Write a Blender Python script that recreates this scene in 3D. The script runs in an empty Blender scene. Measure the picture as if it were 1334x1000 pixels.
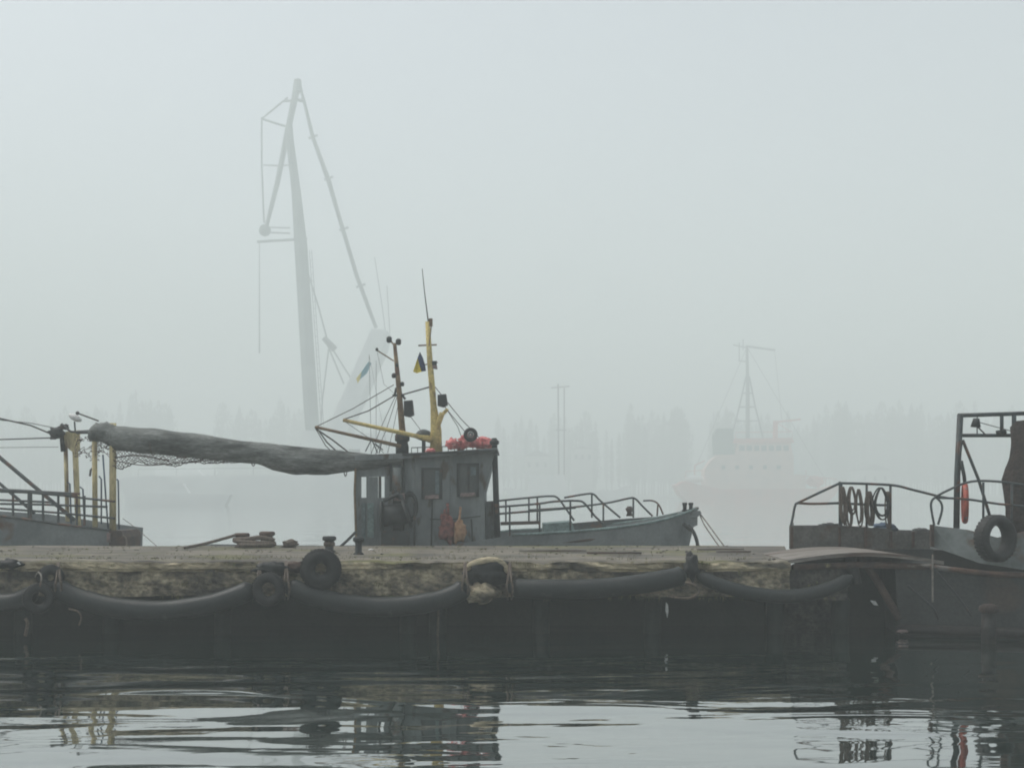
import bpy, math, random
from mathutils import Vector, noise
random.seed(7)
R = math.radians
C = bpy.context.scene.collection
SC = bpy.context.scene

# ------------------------------------------------------------------ camera, world, sun, exposure
F, HX, HY, HC = 1560.0, 667.0, 642.0, 2.65      # focal length in photo pixels, horizon row, eye height (m)
cam = bpy.data.cameras.new('camera'); camo = bpy.data.objects.new('camera', cam); C.objects.link(camo)
camo.location = (0, 0, HC); camo.rotation_euler = (R(90), 0, 0)
cam.sensor_width = 36; cam.lens = 36 * F / 1334; cam.shift_y = (HY - 500) / 1334
cam.clip_start = 0.1; cam.clip_end = 4000
SC.camera = camo
w = bpy.data.worlds.new('World'); SC.world = w; w.use_nodes = True
nt = w.node_tree; bg = nt.nodes['Background']
sky = nt.nodes.new('ShaderNodeTexSky'); sky.sky_type = 'NISHITA'; sky.sun_disc = False
SUN_EL, SUN_ROT = 60, -75
sky.sun_elevation = R(SUN_EL); sky.sun_rotation = R(SUN_ROT); sky.air_density = 1.0; sky.dust_density = 4.0; sky.ozone_density = 1.0
hs = nt.nodes.new('ShaderNodeHueSaturation'); hs.inputs['Saturation'].default_value = 0.38
nt.links.new(sky.outputs[0], hs.inputs['Color']); nt.links.new(hs.outputs[0], bg.inputs[0])
bg.inputs[1].default_value = 0.12
sl = bpy.data.lights.new('sun', 'SUN'); sl.energy = 1.0; sl.angle = R(25); sl.color = (1, .97, .93)
so = bpy.data.objects.new('sun', sl); C.objects.link(so)
# nishita: rotation 0 = +Y, positive turns clockwise
sd = Vector((math.sin(R(SUN_ROT)) * math.cos(R(SUN_EL)), math.cos(R(SUN_ROT)) * math.cos(R(SUN_EL)), math.sin(R(SUN_EL))))
so.rotation_euler = sd.to_track_quat('Z', 'Y').to_euler(); so.location = (0, 0, 60)
SC.view_settings.view_transform = 'Standard'; SC.view_settings.look = 'None'
SC.view_settings.exposure = 0.80; SC.view_settings.gamma = 1.0
SC.cycles.volume_bounces = 2; SC.cycles.max_bounces = 8; SC.cycles.use_denoising = True; SC.cycles.filter_width = 1.9
HAZE_DENSITY, HAZE_COL = 0.0043, (0.912, 0.973, 0.949)

# ------------------------------------------------------------------ helpers
def P(x, y, d):
    "photo pixel + distance in metres -> point"
    return Vector(((x - HX) * d / F, d, HC - (y - HY) * d / F))
def S(px, d): return px * d / F

MATS = {}
def mat(name, c1, c2=None, rough=.75, metal=0.0, scale=3.0, thr=(.4, .62), stretch=(1, 1, 1), bump=0.0, bscale=None,
        c3=None, s3=1.2, t3=(.55, .62), spec=.35, ior=None, co='Object', grain=(17, .72, 1.18)):
    if name in MATS: return MATS[name]
    m = bpy.data.materials.new(name); m.use_nodes = True; n = m.node_tree.nodes; l = m.node_tree.links
    b = n['Principled BSDF']; b.inputs['Roughness'].default_value = rough; b.inputs['Metallic'].default_value = metal
    b.inputs['Specular IOR Level'].default_value = spec
    if ior: b.inputs['IOR'].default_value = ior
    tc = n.new('ShaderNodeTexCoord'); mp = n.new('ShaderNodeMapping'); mp.inputs['Scale'].default_value = stretch
    l.new(tc.outputs[co], mp.inputs[0])
    def ramp(sc, t, det=6):
        no = n.new('ShaderNodeTexNoise'); no.inputs['Scale'].default_value = sc; no.inputs['Detail'].default_value = det
        l.new(mp.outputs[0], no.inputs['Vector'])
        r = n.new('ShaderNodeMapRange'); r.inputs[1].default_value = t[0]; r.inputs[2].default_value = t[1]
        l.new(no.outputs[0], r.inputs[0]); return r, no
    def mix(f, a, bcol):
        x = n.new('ShaderNodeMix'); x.data_type = 'RGBA'
        l.new(f.outputs[0], x.inputs[0])
        if isinstance(a, tuple): x.inputs[6].default_value = (*a, 1)
        else: l.new(a, x.inputs[6])
        x.inputs[7].default_value = (*bcol, 1); return x.outputs[2]
    if c2 is None: c2 = tuple(v * .78 for v in c1)
    r, no = ramp(scale, thr); out = mix(r, c1, c2)
    if c3:
        r3, _ = ramp(s3, t3, 9); out = mix(r3, out, c3)
    if grain:
        g_, gn = ramp(grain[0], (.32, .68), 10); g_.inputs[3].default_value = grain[1]; g_.inputs[4].default_value = grain[2]
        vm = n.new('ShaderNodeVectorMath'); vm.operation = 'SCALE'; l.new(out, vm.inputs[0]); l.new(g_.outputs[0], vm.inputs['Scale']); out = vm.outputs[0]
    l.new(out, b.inputs['Base Color'])
    if bump:
        nb = n.new('ShaderNodeTexNoise'); nb.inputs['Scale'].default_value = bscale or scale * 4; nb.inputs['Detail'].default_value = 8
        l.new(mp.outputs[0], nb.inputs['Vector'])
        bp = n.new('ShaderNodeBump'); bp.inputs['Strength'].default_value = 1; bp.inputs['Distance'].default_value = bump
        l.new(nb.outputs[0], bp.inputs['Height']); l.new(bp.outputs[0], b.inputs['Normal'])
    MATS[name] = m; return m

RUST = (.11, .052, .03)
M_hull = mat('hull_grey', (.19, .205, .205), (.13, .145, .147), scale=1.6, c3=RUST, s3=1.1, t3=(.63, .7), bump=.004, grain=(14, .9, 1.07))
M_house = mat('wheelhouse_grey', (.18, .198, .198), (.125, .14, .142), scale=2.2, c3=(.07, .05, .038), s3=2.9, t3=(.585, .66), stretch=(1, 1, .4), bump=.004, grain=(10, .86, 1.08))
M_dkmet = mat('dark_metal', (.022, .027, .028), (.014, .015, .015), scale=6, c3=RUST, s3=4, t3=(.62, .7), rough=.6)
M_rail = mat('rail_grey', (.055, .07, .072), (.04, .045, .045), scale=5, c3=RUST, s3=3, t3=(.56, .63), rough=.6)
M_teal = mat('faded_turquoise', (.17, .235, .225), (.12, .16, .155), scale=3, c3=RUST, s3=3, t3=(.63, .7))
M_yel = mat('faded_yellow', (.6, .48, .18), (.45, .35, .14), scale=3, c3=(.13, .07, .035), s3=2.2, t3=(.56, .68))
M_post = mat('dirty_cream_yellow', (.62, .52, .27), (.44, .37, .21), scale=2.5, stretch=(1, 1, .35), c3=(.14, .08, .045), s3=2.5, t3=(.57, .66))
M_brown = mat('rusty_mast', (.22, .15, .08), (.14, .09, .05), scale=4, c3=RUST, s3=3)
M_rust = mat('rusty_steel', (.085, .05, .035), (.05, .035, .03), scale=3, c3=(.13, .13, .125), s3=2, t3=(.6, .7), bump=.006)
M_rubber = mat('rubber', (.013, .014, .014), (.022, .022, .021), scale=5, rough=.65, c3=(.06, .06, .055), s3=3, t3=(.6, .75), bump=.006)
M_hose = mat('fender_hose_rubber', (.010, .014, .014), (.016, .02, .019), scale=2, rough=.5, c3=(.06, .065, .06), s3=5, t3=(.62, .75), bump=.004)
M_rope = mat('rope', (.13, .10, .075), (.07, .055, .045), scale=30, bump=.004)
M_wire = mat('wire', (.04, .042, .042), (.05, .035, .025), scale=8)
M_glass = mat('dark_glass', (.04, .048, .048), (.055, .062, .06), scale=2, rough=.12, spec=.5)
M_net = mat('net_bundle', (.18, .19, .18), (.036, .04, .038), scale=3.4, stretch=(.3, 1, 1.3), thr=(.42, .68), bump=.035, bscale=16, grain=(26, .6, 1.3), rough=.95)
M_netx = mat('net_twine', (.055, .04, .034), (.09, .05, .04), scale=6)
M_netd = mat('hanging_net', (.028, .022, .02), (.05, .035, .03), scale=5, bump=.04, bscale=14, rough=.95)
M_red = mat('faded_red', (.68, .21, .20), (.5, .13, .13), scale=6, c3=(.6, .3, .27), s3=4, t3=(.58, .66), rough=.6)
M_ring = mat('lifebuoy_orange', (.38, .085, .055), (.27, .06, .045), scale=6, rough=.6)
M_orng = mat('dull_orange', (.42, .25, .14), (.26, .14, .08), scale=9, bump=.01, rough=.8)
M_redtarp = mat('dull_red_tarp', (.24, .085, .07), (.10, .04, .036), scale=8, bump=.015, rough=.8)
M_white = mat('off_white', (.72, .72, .70), (.58, .58, .56), scale=5)
M_sill = mat('pinkish_sill', (.25, .18, .17), (.14, .11, .105), scale=8)
M_refl_panel = mat('pale_reflection_and_panel', (.13, .17, .175), (.09, .12, .125), scale=8)  # window reflection put into a pale colour, also paint of one shelter panel
M_blue = mat('dull_blue', (.05, .085, .14), (.04, .06, .09), scale=4)
M_deck = mat('concrete_top', (.175, .155, .12), (.075, .067, .056), scale=1.0, stretch=(.45, 1.2, 1), thr=(.40, .56), c3=(.12, .115, .045), s3=1.1, t3=(.52, .62), bump=.02, bscale=9, grain=(9, .5, 1.3))
M_cap = mat('pale_coping', (.54, .46, .31), (.27, .225, .15), scale=1.7, stretch=(.5, 1, 2.2), thr=(.42, .62), c3=(.10, .09, .07), s3=1.0, t3=(.58, .64), bump=.03, bscale=10, grain=(15, .6, 1.2))
M_face = mat('limestone_face', (.38, .325, .22), (.14, .118, .085), scale=3.4, stretch=(.8, 1, 1.2), thr=(.38, .6), c3=(.07, .062, .052), s3=1.0, t3=(.46, .60), bump=.06, bscale=8, grain=(13, .35, 1.35))
M_recess = mat('recess_shade_concrete', (.012, .02, .017), (.02, .024, .02), scale=1.5, c3=(.012, .018, .015), s3=1, bump=.02)  # shade under the pier is put into this near-black colour
M_plank = mat('grey_planks', (.22, .20, .175), (.14, .125, .11), scale=3, stretch=(.3, 2, 2), c3=(.09, .06, .045), s3=2)
M_barge = mat('barge_hull', (.042, .046, .045), (.026, .030, .029), scale=1.5, c3=(.055, .042, .034), s3=1.2, t3=(.56, .66), bump=.006)
M_boot = mat('boot_stripe', (.02, .02, .02), (.03, .024, .022), scale=2)
M_bulw = mat('bulwark_grey', (.17, .19, .185), (.12, .135, .13), scale=2.4, c3=(.12, .07, .05), s3=1.9, t3=(.56, .64), bump=.004, grain=(14, .88, 1.07))
M_bulw2 = mat('bulwark_brownish', (.115, .11, .10), (.08, .077, .07), scale=3.5, c3=(.085, .06, .045), s3=2.2, t3=(.54, .64), bump=.006)
M_grass = mat('dry_grass', (.10, .105, .04), (.15, .13, .06), scale=4)
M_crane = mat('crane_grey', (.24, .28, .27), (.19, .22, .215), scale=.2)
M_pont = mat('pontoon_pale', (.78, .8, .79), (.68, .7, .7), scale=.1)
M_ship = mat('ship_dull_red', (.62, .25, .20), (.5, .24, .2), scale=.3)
M_shipw = mat('ship_cream', (.66, .45, .38), (.56, .40, .35), scale=.3)
M_shipg = mat('ship_green', (.10, .17, .14), (.08, .13, .11), scale=.3)
M_shore = mat('shore_earth', (.10, .10, .075), (.07, .07, .05), scale=.05)
M_bark = mat('bark', (.07, .06, .05), (.05, .042, .035), scale=2)
M_leaf = mat('autumn_foliage', (.045, .06, .035), (.06, .055, .035), scale=.5)
M_bld = mat('pale_building', (.45, .44, .41), (.36, .35, .33), scale=.2)
M_roof = mat('dark_roof', (.09, .08, .08), (.12, .10, .09), scale=.3)
M_fb = mat('flag_blue', (.05, .07, .15), (.04, .05, .10), scale=6)
M_ft = mat('flag_teal', (.0, .22, .30), (.0, .18, .25), scale=2)
M_fy = mat('flag_yellow', (.75, .6, .07), (.6, .48, .06), scale=6)

def water_mat():
    m = bpy.data.materials.new('harbour_water'); m.use_nodes = True; n = m.node_tree.nodes; l = m.node_tree.links
    b = n['Principled BSDF']; b.inputs['Base Color'].default_value = (.008, .02, .016, 1)
    b.inputs['Roughness'].default_value = .035; b.inputs['IOR'].default_value = 2.0; b.inputs['Specular IOR Level'].default_value = .5
    tc = n.new('ShaderNodeTexCoord')
    def nz(scale, st, det, dist=0):
        mp = n.new('ShaderNodeMapping'); mp.inputs['Scale'].default_value = st; l.new(tc.outputs['Object'], mp.inputs[0])
        t = n.new('ShaderNodeTexNoise'); t.inputs['Scale'].default_value = scale; t.inputs['Detail'].default_value = det
        t.inputs['Distortion'].default_value = dist; l.new(mp.outputs[0], t.inputs[0]); return t.outputs[0]
    a = nz(.42, (.30, 1, 1), 1.5, .8)      # long slow swell
    c = nz(1.05, (.30, 1.1, 1), 2, .6)   # ripples
    e = nz(4.5, (.6, 1.1, 1), 2, .2)       # fine wrinkles
    k = nz(.13, (.55, 1.5, 1), 2)          # where ripples are
    def mth(op, x, y):
        q = n.new('ShaderNodeMath'); q.operation = op
        for i_, v_ in enumerate((x, y)):
            if isinstance(v_, float): q.inputs[i_].default_value = v_
            else: l.new(v_, q.inputs[i_])
        return q.outputs[0]
    mr = n.new('ShaderNodeMapRange'); mr.inputs[1].default_value = .46; mr.inputs[2].default_value = .6; mr.inputs[3].default_value = .1
    l.new(k, mr.inputs[0])
    rip = mth('MULTIPLY', mth('ADD', mth('MULTIPLY', c, .58), mth('MULTIPLY', e, .035)), mr.outputs[0])
    ad = mth('ADD', a, rip)
    bp = n.new('ShaderNodeBump'); bp.inputs['Strength'].default_value = 1; bp.inputs['Distance'].default_value = .085
    l.new(ad, bp.inputs['Height']); l.new(bp.outputs[0], b.inputs['Normal'])
    b.inputs['Coat Weight'].default_value = 1; b.inputs['Coat IOR'].default_value = 1.9; b.inputs['Coat Roughness'].default_value = .02
    l.new(bp.outputs[0], b.inputs['Coat Normal'])
    return m

def tag(o, label=None, cat=None, group=None, kind=None):
    if label: o['label'] = label
    if cat: o['category'] = cat
    if group: o['group'] = group
    if kind: o['kind'] = kind
    return o
ORG = {}
def thing(name, loc, label, cat, group=None):
    o = bpy.data.objects.new(name, None); C.objects.link(o); o.location = loc; o.empty_display_size = .3
    ORG[o] = Vector(loc); return tag(o, label, cat, group)

class MB:
    def __init__(s): s.v = []; s.f = []
    def add(s, vs, fs):
        k = len(s.v); s.v += [Vector(v) for v in vs]; s.f += [tuple(i + k for i in f) for f in fs]; return s
    def box(s, c, sz, rz=0, ry=0):
        hx, hy, hz = sz[0] / 2, sz[1] / 2, sz[2] / 2; vs = []
        for x in (-hx, hx):
            for y in (-hy, hy):
                for z in (-hz, hz):
                    X = x * math.cos(ry) + z * math.sin(ry); Z = -x * math.sin(ry) + z * math.cos(ry)
                    vs.append((c[0] + X * math.cos(rz) - y * math.sin(rz), c[1] + X * math.sin(rz) + y * math.cos(rz), c[2] + Z))
        return s.add(vs, [(0, 1, 3, 2), (4, 6, 7, 5), (0, 4, 5, 1), (2, 3, 7, 6), (0, 2, 6, 4), (1, 5, 7, 3)])
    def tube(s, pts, r, n=8, cap=True):
        pts = [Vector(p) for p in pts]; m = len(pts); rs = r if isinstance(r, (list, tuple)) else [r] * m
        up = None; vs = []; fs = []
        for i, p in enumerate(pts):
            t = (pts[min(i + 1, m - 1)] - pts[max(i - 1, 0)]); t = t.normalized() if t.length > 1e-9 else Vector((0, 0, 1))
            if up is None:
                up = Vector((0, 1, 0)) if abs(t.y) < .9 else Vector((0, 0, 1))
            u = (up - t * up.dot(t)); u = u.normalized() if u.length > 1e-6 else t.orthogonal().normalized()
            up = u; b = t.cross(u)
            for k in range(n):
                a = 2 * math.pi * k / n; vs.append(p + (u * math.cos(a) + b * math.sin(a)) * rs[i])
        for i in range(m - 1):
            for k in range(n):
                k2 = (k + 1) % n; fs.append((i * n + k, i * n + k2, (i + 1) * n + k2, (i + 1) * n + k))
        if cap: fs.append(tuple(range(n - 1, -1, -1))); fs.append(tuple((m - 1) * n + k for k in range(n)))
        return s.add(vs, fs)
    def ell(s, c, rad, n=14, m=9, jit=0, seed=0):
        vs = []; fs = []
        for i in range(m + 1):
            th = math.pi * i / m
            for k in range(n):
                a = 2 * math.pi * k / n
                d = Vector((math.sin(th) * math.cos(a), math.sin(th) * math.sin(a), math.cos(th)))
                q = 1 + jit * noise.noise(d * 2.2 + Vector((seed, 0, 0)))
                vs.append((c[0] + d.x * rad[0] * q, c[1] + d.y * rad[1] * q, c[2] + d.z * rad[2] * q))
        for i in range(m):
            for k in range(n):
                k2 = (k + 1) % n; fs.append((i * n + k, (i + 1) * n + k, (i + 1) * n + k2, i * n + k2))
        return s.add(vs, fs)
    def torus(s, c, RR, r, axis='Y', n=28, m=12, sx=1, sz=1, tilt=0, prof=None):
        vs = []; fs = []
        for i in range(n):
            a = 2 * math.pi * i / n
            for k in range(m):
                b = 2 * math.pi * k / m; q = RR + r * math.cos(b); h = r * math.sin(b)
                if prof: h *= prof
                x, y, z = q * math.cos(a) * sx, h, q * math.sin(a) * sz
                if axis == 'X': x, y = y, x
                if axis == 'Z': y, z = z, y
                if tilt:
                    x, y = x * math.cos(tilt) - y * math.sin(tilt), x * math.sin(tilt) + y * math.cos(tilt)
                vs.append((c[0] + x, c[1] + y, c[2] + z))
        for i in range(n):
            i2 = (i + 1) % n
            for k in range(m):
                k2 = (k + 1) % m; fs.append((i * m + k, i * m + k2, i2 * m + k2, i2 * m + k))
        return s.add(vs, fs)
    def prism(s, poly, d0, d1):
        "polygon of photo pixels at distance d0, extruded straight back to d1"
        a = [P(x, y, d0) for x, y in poly]; n = len(a)
        b = [Vector((p.x, d1, p.z)) for p in a]
        return s.add(a + b, [tuple(range(n)), tuple(range(2 * n - 1, n - 1, -1))] + [(i, (i + 1) % n + 0, (i + 1) % n + n, i + n)[::-1] for i in range(n)])
    def lathe(s, c, prof, n=18):
        vs = []; fs = []
        for (r, z) in prof:
            for k in range(n):
                a = 2 * math.pi * k / n; vs.append((c[0] + r * math.cos(a), c[1] + r * math.sin(a), c[2] + z))
        for i in range(len(prof) - 1):
            for k in range(n):
                k2 = (k + 1) % n; fs.append((i * n + k, i * n + k2, (i + 1) * n + k2, (i + 1) * n + k))
        fs.append(tuple(range(n - 1, -1, -1))); fs.append(tuple((len(prof) - 1) * n + k for k in range(n)))
        return s.add(vs, fs)
    def build(s, name, m, parent=None, smooth=False, base=None):
        if parent is not None: o0 = ORG[parent]
        else:
            if base is None:
                xs = [v.x for v in s.v]; ys = [v.y for v in s.v]; zs = [v.z for v in s.v]
                base = ((min(xs) + max(xs)) / 2, (min(ys) + max(ys)) / 2, min(zs))
            o0 = Vector(base)
        me = bpy.data.meshes.new(name); me.from_pydata([v - o0 for v in s.v], [], s.f); me.update()
        me.materials.append(m)
        if smooth:
            me.shade_smooth()
        o = bpy.data.objects.new(name, me); C.objects.link(o)
        if parent is not None: o.parent = parent
        else: o.location = o0
        ORG[o] = o0; return o

def smooth_pts(pts, k=6):
    "Catmull-Rom through the points"
    pts = [Vector(p) for p in pts]; out = []
    for i in range(len(pts) - 1):
        p0 = pts[max(i - 1, 0)]; p1 = pts[i]; p2 = pts[i + 1]; p3 = pts[min(i + 2, len(pts) - 1)]
        for j in range(k):
            t = j / k
            out.append(.5 * ((2 * p1) + (-p0 + p2) * t + (2 * p0 - 5 * p1 + 4 * p2 - p3) * t * t + (-p0 + 3 * p1 - 3 * p2 + p3) * t ** 3))
    out.append(pts[-1]); return out
def wire(pts, r=.012, n=5): return MB().tube([P(*p) for p in pts], r, n)
def copy_tree(o, parent=None):
    c = o.copy(); C.objects.link(c)
    if parent: c.parent = parent
    for ch in list(o.children): copy_tree(ch, c)
    return c

# ------------------------------------------------------------------ water, shore
wb = MB(); wb.add([(-695, -145, 0), (695, -145, 0), (695, 890, 0), (-695, 890, 0)], [(0, 1, 2, 3)])
wo = wb.build('water', water_mat(), base=(0, 0, 0)); tag(wo, 'still dark harbour water with soft ripples and reflections', 'water', kind='structure')
sb = MB(); n = 120; vs = []; fs = []
for i in range(n + 1):
    x = -690 + 1380 * i / n
    e = 545 + 14 * noise.noise(Vector((x * .01, 0, 0)))
    for (dy, z) in ((0, -.3), (4, .9), (14, 1.6 + .6 * noise.noise(Vector((x * .03, 5, 0)))), (335, 2.5)):
        vs.append((x, min(e + dy, 885), z))
for i in range(n):
    for k in range(3): fs.append((i * 4 + k, (i + 1) * 4 + k, (i + 1) * 4 + k + 1, i * 4 + k + 1))
so_ = sb.add(vs, fs).build('far_shore', M_shore); tag(so_, 'low far shore fading into the fog', 'shore', kind='structure')

# ------------------------------------------------------------------ pier
def fbm(x, y, z, o=4):
    a = 0; f = 1; g = 1
    for _ in range(o): a += g * noise.noise(Vector((x * f, y * f, z * f))); f *= 2.1; g *= .5
    return a
PX0, PX1, PD0, PD1, PZ = -18.0, 5.12, 22.0, 28.2, 1.41
pier = thing('pier', (-6, 25, 0), 'long old stone and concrete pier with pale crumbling edge crossing the water', 'pier')
def grid_strip(x0, x1, dx, prof, fn):
    m = MB(); nx = int((x1 - x0) / dx) + 1; k = len(prof); vs = []; fs = []
    for i in range(nx + 1):
        x = x0 + (x1 - x0) * i / nx
        for j in range(k): vs.append(fn(x, *prof[j]))
    for i in range(nx):
        for j in range(k - 1): fs.append((i * k + j, (i + 1) * k + j, (i + 1) * k + j + 1, i * k + j + 1))
    return m.add(vs, fs)
def topf(x, d, z):
    e = max(0, 1 - (d - PD0) / .7)
    return (x, d + .05 * fbm(x * 1.3, 3, 1) * e, z + .012 * fbm(x * .5, d * 1.1, 0) - e * (.05 * max(0, fbm(x * 1.1, 7, 2)) + .05 * max(0, fbm(x * 2.9, 8, 2) - .1)) - (.03 if d < PD0 + .02 else 0))
prof = [(PD0 + .0, PZ), (PD0 + .05, PZ), (PD0 + .15, PZ), (PD0 + .35, PZ), (PD0 + .7, PZ)] + [(PD0 + .7 + .5 * i, PZ) for i in range(1, 11)] + [(PD1, PZ), (PD1, PZ - .3), (PD1, -.4)]
top = grid_strip(PX0, PX1, .09, prof, topf).build('deck', M_deck, pier)
def capf(x, j, z):
    a = fbm(x * 1.3, 3, 1) * .05
    brk = max(0, fbm(x * .9, 2.3, 9) - .12) * .4 + .07 * max(0, fbm(x * 3.1, 2.3 + j, 5) - .1)
    return (x, PD0 + a - .02 + brk + .02 * fbm(x * 4, z * 6, 3) + (0.0 if j < 4 else .05), z - (.05 * max(0, fbm(x * 1.1, 7, 2)) + .05 * max(0, fbm(x * 2.9, 8, 2) - .1)) * (1 if j < 2 else .3) + (.02 * fbm(x * 2.3, 1, 4) if j == 4 else 0))
cap = grid_strip(PX0, PX1, .05, [(0, PZ - .025), (1, PZ - .06), (2, PZ - .1), (3, PZ - .14), (4, PZ - .185), (5, PZ - .2)], capf).build('coping', M_cap, pier)
def facef(x, j, z):
    blk = (math.floor(x / .62 + .5 * (math.floor(z / .24) % 2)) * 12.9898 + math.floor(z / .24) * 7.77) % 1
    zz = z
    if j >= 12: zz = z + .07 * fbm(x * .9, 4, 4)
    yy = PD0 + .06 + .075 * fbm(x * 1.2, z * 1.8, 2, 5) + .02 * blk
    if j == 14: yy += 1.9; zz += .05
    return (x, yy, zz)
zs = [1.25 - .038 * j for j in range(13)]
face = grid_strip(PX0, PX1, .045, [(j, z) for j, z in enumerate(zs)] + [(13, .75), (14, .78)], facef).build('wall_face', M_face, pier)
core = MB().box(((PX0 + PX1) / 2, (24 + PD1 - .02) / 2, .33), (PX1 - PX0 - .1, PD1 - 24.02, 1.6)).build('light_block_core', M_recess, pier)  # added wall, blocks light leaking through the hollow under the pier
# right hand end of the pier, browner and without the pale coping
def face2(x, j, z):
    zz = z + (.06 * fbm(x * .9, 4, 4) if j > 9 else 0)
    return (x, 22.25 + .09 * fbm(x * 1.5, z * 2.2, 2, 5) + (1.9 if j == 12 else 0), zz)
M_face2 = mat('brown_stone_face', (.10, .09, .075), (.05, .047, .042), scale=3, c3=(.03, .031, .028), s3=1.4, t3=(.46, .58), bump=.05, bscale=9, grain=(13, .4, 1.3))
MB.build(grid_strip(PX1, 6.25, .045, [(j, 1.27 - .055 * j) for j in range(12)] + [(12, .6)], face2), 'wall_face', M_face2, pier)
MB().box(((PX1 + 6.3) / 2, 24.0, .33), (6.3 - PX1, .7, 1.72)).build('end_block', M_face2, pier)
q = MB(); pl_ = [(PX1 - .02, 22.5), (5.62, 24.35), (6.42, PD1), (PX1 - .02, PD1)]
q.add([(x, y, PZ - .006) for x, y in pl_] + [(x, y, PZ - .3) for x, y in pl_], [(0, 1, 2, 3), (4, 7, 6, 5)] + [(i, i + 4, (i + 1) % 4 + 4, (i + 1) % 4) for i in range(4)]).build('deck_end', M_deck, pier)
MB().box((6.98, 24.1, .3), (1.3, .5, 1.8)).build('end_block', M_recess, pier)  # added dark block, darkens the gap under the gangway
for i, px in enumerate((30, 145, 290, 532, 570, 705, 850, 1010, 1095)):
    x = (px - HX) * 22.7 / F
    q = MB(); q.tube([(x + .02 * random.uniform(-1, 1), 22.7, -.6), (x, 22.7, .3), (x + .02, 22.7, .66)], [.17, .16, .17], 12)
    q.build('pile', M_recess, pier, True)

# stuff on the pier top: dry grass and litter of small stones
g = MB()
for i in range(3200):
    x = random.uniform(-14, 5); d = random.choice([random.gauss(22.55, .25), random.uniform(22.2, 28)])
    if d < 22.1 or d > 28.1: continue
    if fbm(x * .7, d * .9, 8) < .02: continue
    h = random.uniform(.02, .07); a = random.uniform(0, 3.14); l = random.uniform(-.03, .03)
    g.add([(x, d, PZ), (x + .012 * math.cos(a), d + .012 * math.sin(a), PZ), (x + l, d + l, PZ + h)], [(0, 1, 2)])
tag(g.build('grass', M_grass), 'sparse dry grass and moss on the pier top', 'grass', kind='stuff')
g = MB()
for i in range(260):
    x = random.uniform(-14, 5); d = random.uniform(22.15, 28); s = random.uniform(.01, .03)
    g.ell((x, d, PZ + s * .3), (s * 1.3, s, s * .6), 6, 4, .5, i)
tag(g.build('rubble', M_deck), 'small stones and crumbs of concrete scattered over the pier top', 'rubble', kind='stuff')

g = MB()
random.seed(33)
for i in range(900):
    x = random.uniform(-14, 6); z = random.choice((1.38, 1.2, .78, .76, 1.0)) + random.uniform(-.04, .03)
    if fbm(x * 1.1, z * 2, 6) < .08: continue
    y = PD0 - .03 + (.08 if z < 1.15 else 0)
    for k in range(3):
        l_ = random.uniform(.03, .11); dx = random.uniform(-.03, .03); g.add([(x + dx, y, z), (x + dx + .012, y - .01, z), (x + dx * 1.8, y - .035, z - l_)], [(0, 1, 2)])
tag(g.build('weeds', M_grass), 'thin weeds and moss hanging from the cracks of the pier face', 'weeds', kind='stuff')
# fender hoses slung along the face
def hose(pts, r, label):
    pp = smooth_pts([P(x, y, d) for x, y, d in pts], 8)
    o = MB().tube(pp, [r * (1 + .07 * noise.noise(Vector((i * .31, pp[0].x, 0)))) * min(1, .35 + .2 * min(i, len(pp) - 1 - i)) for i in range(len(pp))], 16).build('fender_hose', M_hose, None, True)
    tag(o, label, 'fender', 'rubber hoses slung along the pier face'); return o
hose([(-90, 765, 21.8), (-30, 782, 21.75), (20, 783, 21.75), (48, 768, 21.8)], .17, 'black rubber fender hose cut off by the left edge of the photo')
hose([(68, 762, 21.8), (100, 778, 21.75), (150, 791, 21.7), (205, 795, 21.7), (262, 789, 21.7), (305, 777, 21.75), (332, 765, 21.8)], .185, 'sagging black rubber fender hose below the yellow posts, left of the small tyre')
hose([(372, 762, 21.8), (402, 774, 21.75), (450, 786, 21.7), (505, 790, 21.7), (560, 784, 21.7), (592, 774, 21.75), (608, 762, 21.8)], .18, 'sagging black rubber fender hose below the wheelhouse, right of the big tyre')
hose([(662, 765, 21.8), (700, 767, 21.75), (760, 767, 21.7), (820, 762, 21.7), (870, 754, 21.75), (893, 748, 21.8)], .18, 'long almost straight black rubber fender hose below the bow railings')
hose([(908, 749, 21.85), (945, 764, 21.75), (990, 774, 21.7), (1035, 776, 21.7), (1078, 767, 21.8), (1110, 751, 21.95)], .125, 'thinner sagging rubber fender hose at the brown right end of the pier')

def tyre(px, py, d, rpx, label, axis='Y', tilt=0, rr=.36, wide=1.0, base=None, group='old tyres hung as fenders'):
    c = P(px, py, d); r = S(rpx, d); m = MB()
    m.torus(c, r * (1 - rr), r * rr, axis, 36, 12, tilt=tilt, prof=.85 * wide)
    t = thing('tyre', (c.x, c.y, c.z - r), label, 'tyre', group)
    m.build('casing', M_rubber, t, True)
    tr = MB()                      # raised tread blocks
    for i in range(34):
        a = 2 * math.pi * i / 34
        for k in (-1, 1):
            q = r * .985; x, y, z = q * math.cos(a), k * r * .13, q * math.sin(a)
            if axis == 'X': x, y = y, x
            X, Y = x * math.cos(tilt) - y * math.sin(tilt), x * math.sin(tilt) + y * math.cos(tilt)
            if axis == 'Y': tr.box((c.x + X, c.y + Y, c.z + z), (r * .025, r * .2, r * .10), tilt, math.pi / 2 - a + math.pi / 2)
    if tr.v: tr.build('tread', M_rubber, t)
    return t
tyre(418, 741, 21.72, 27, 'big black tyre leaning over the pier edge in front of the bollard', tilt=.12, rr=.37)
tyre(350, 767, 21.55, 22, 'smaller black tyre hanging between two fender hoses, below and left of the big tyre', tilt=-.15, rr=.30)
tyre(50, 779, 21.5, 20, 'worn tyre tied with ropes at the left end of the pier face', tilt=.5, rr=.30)
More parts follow.
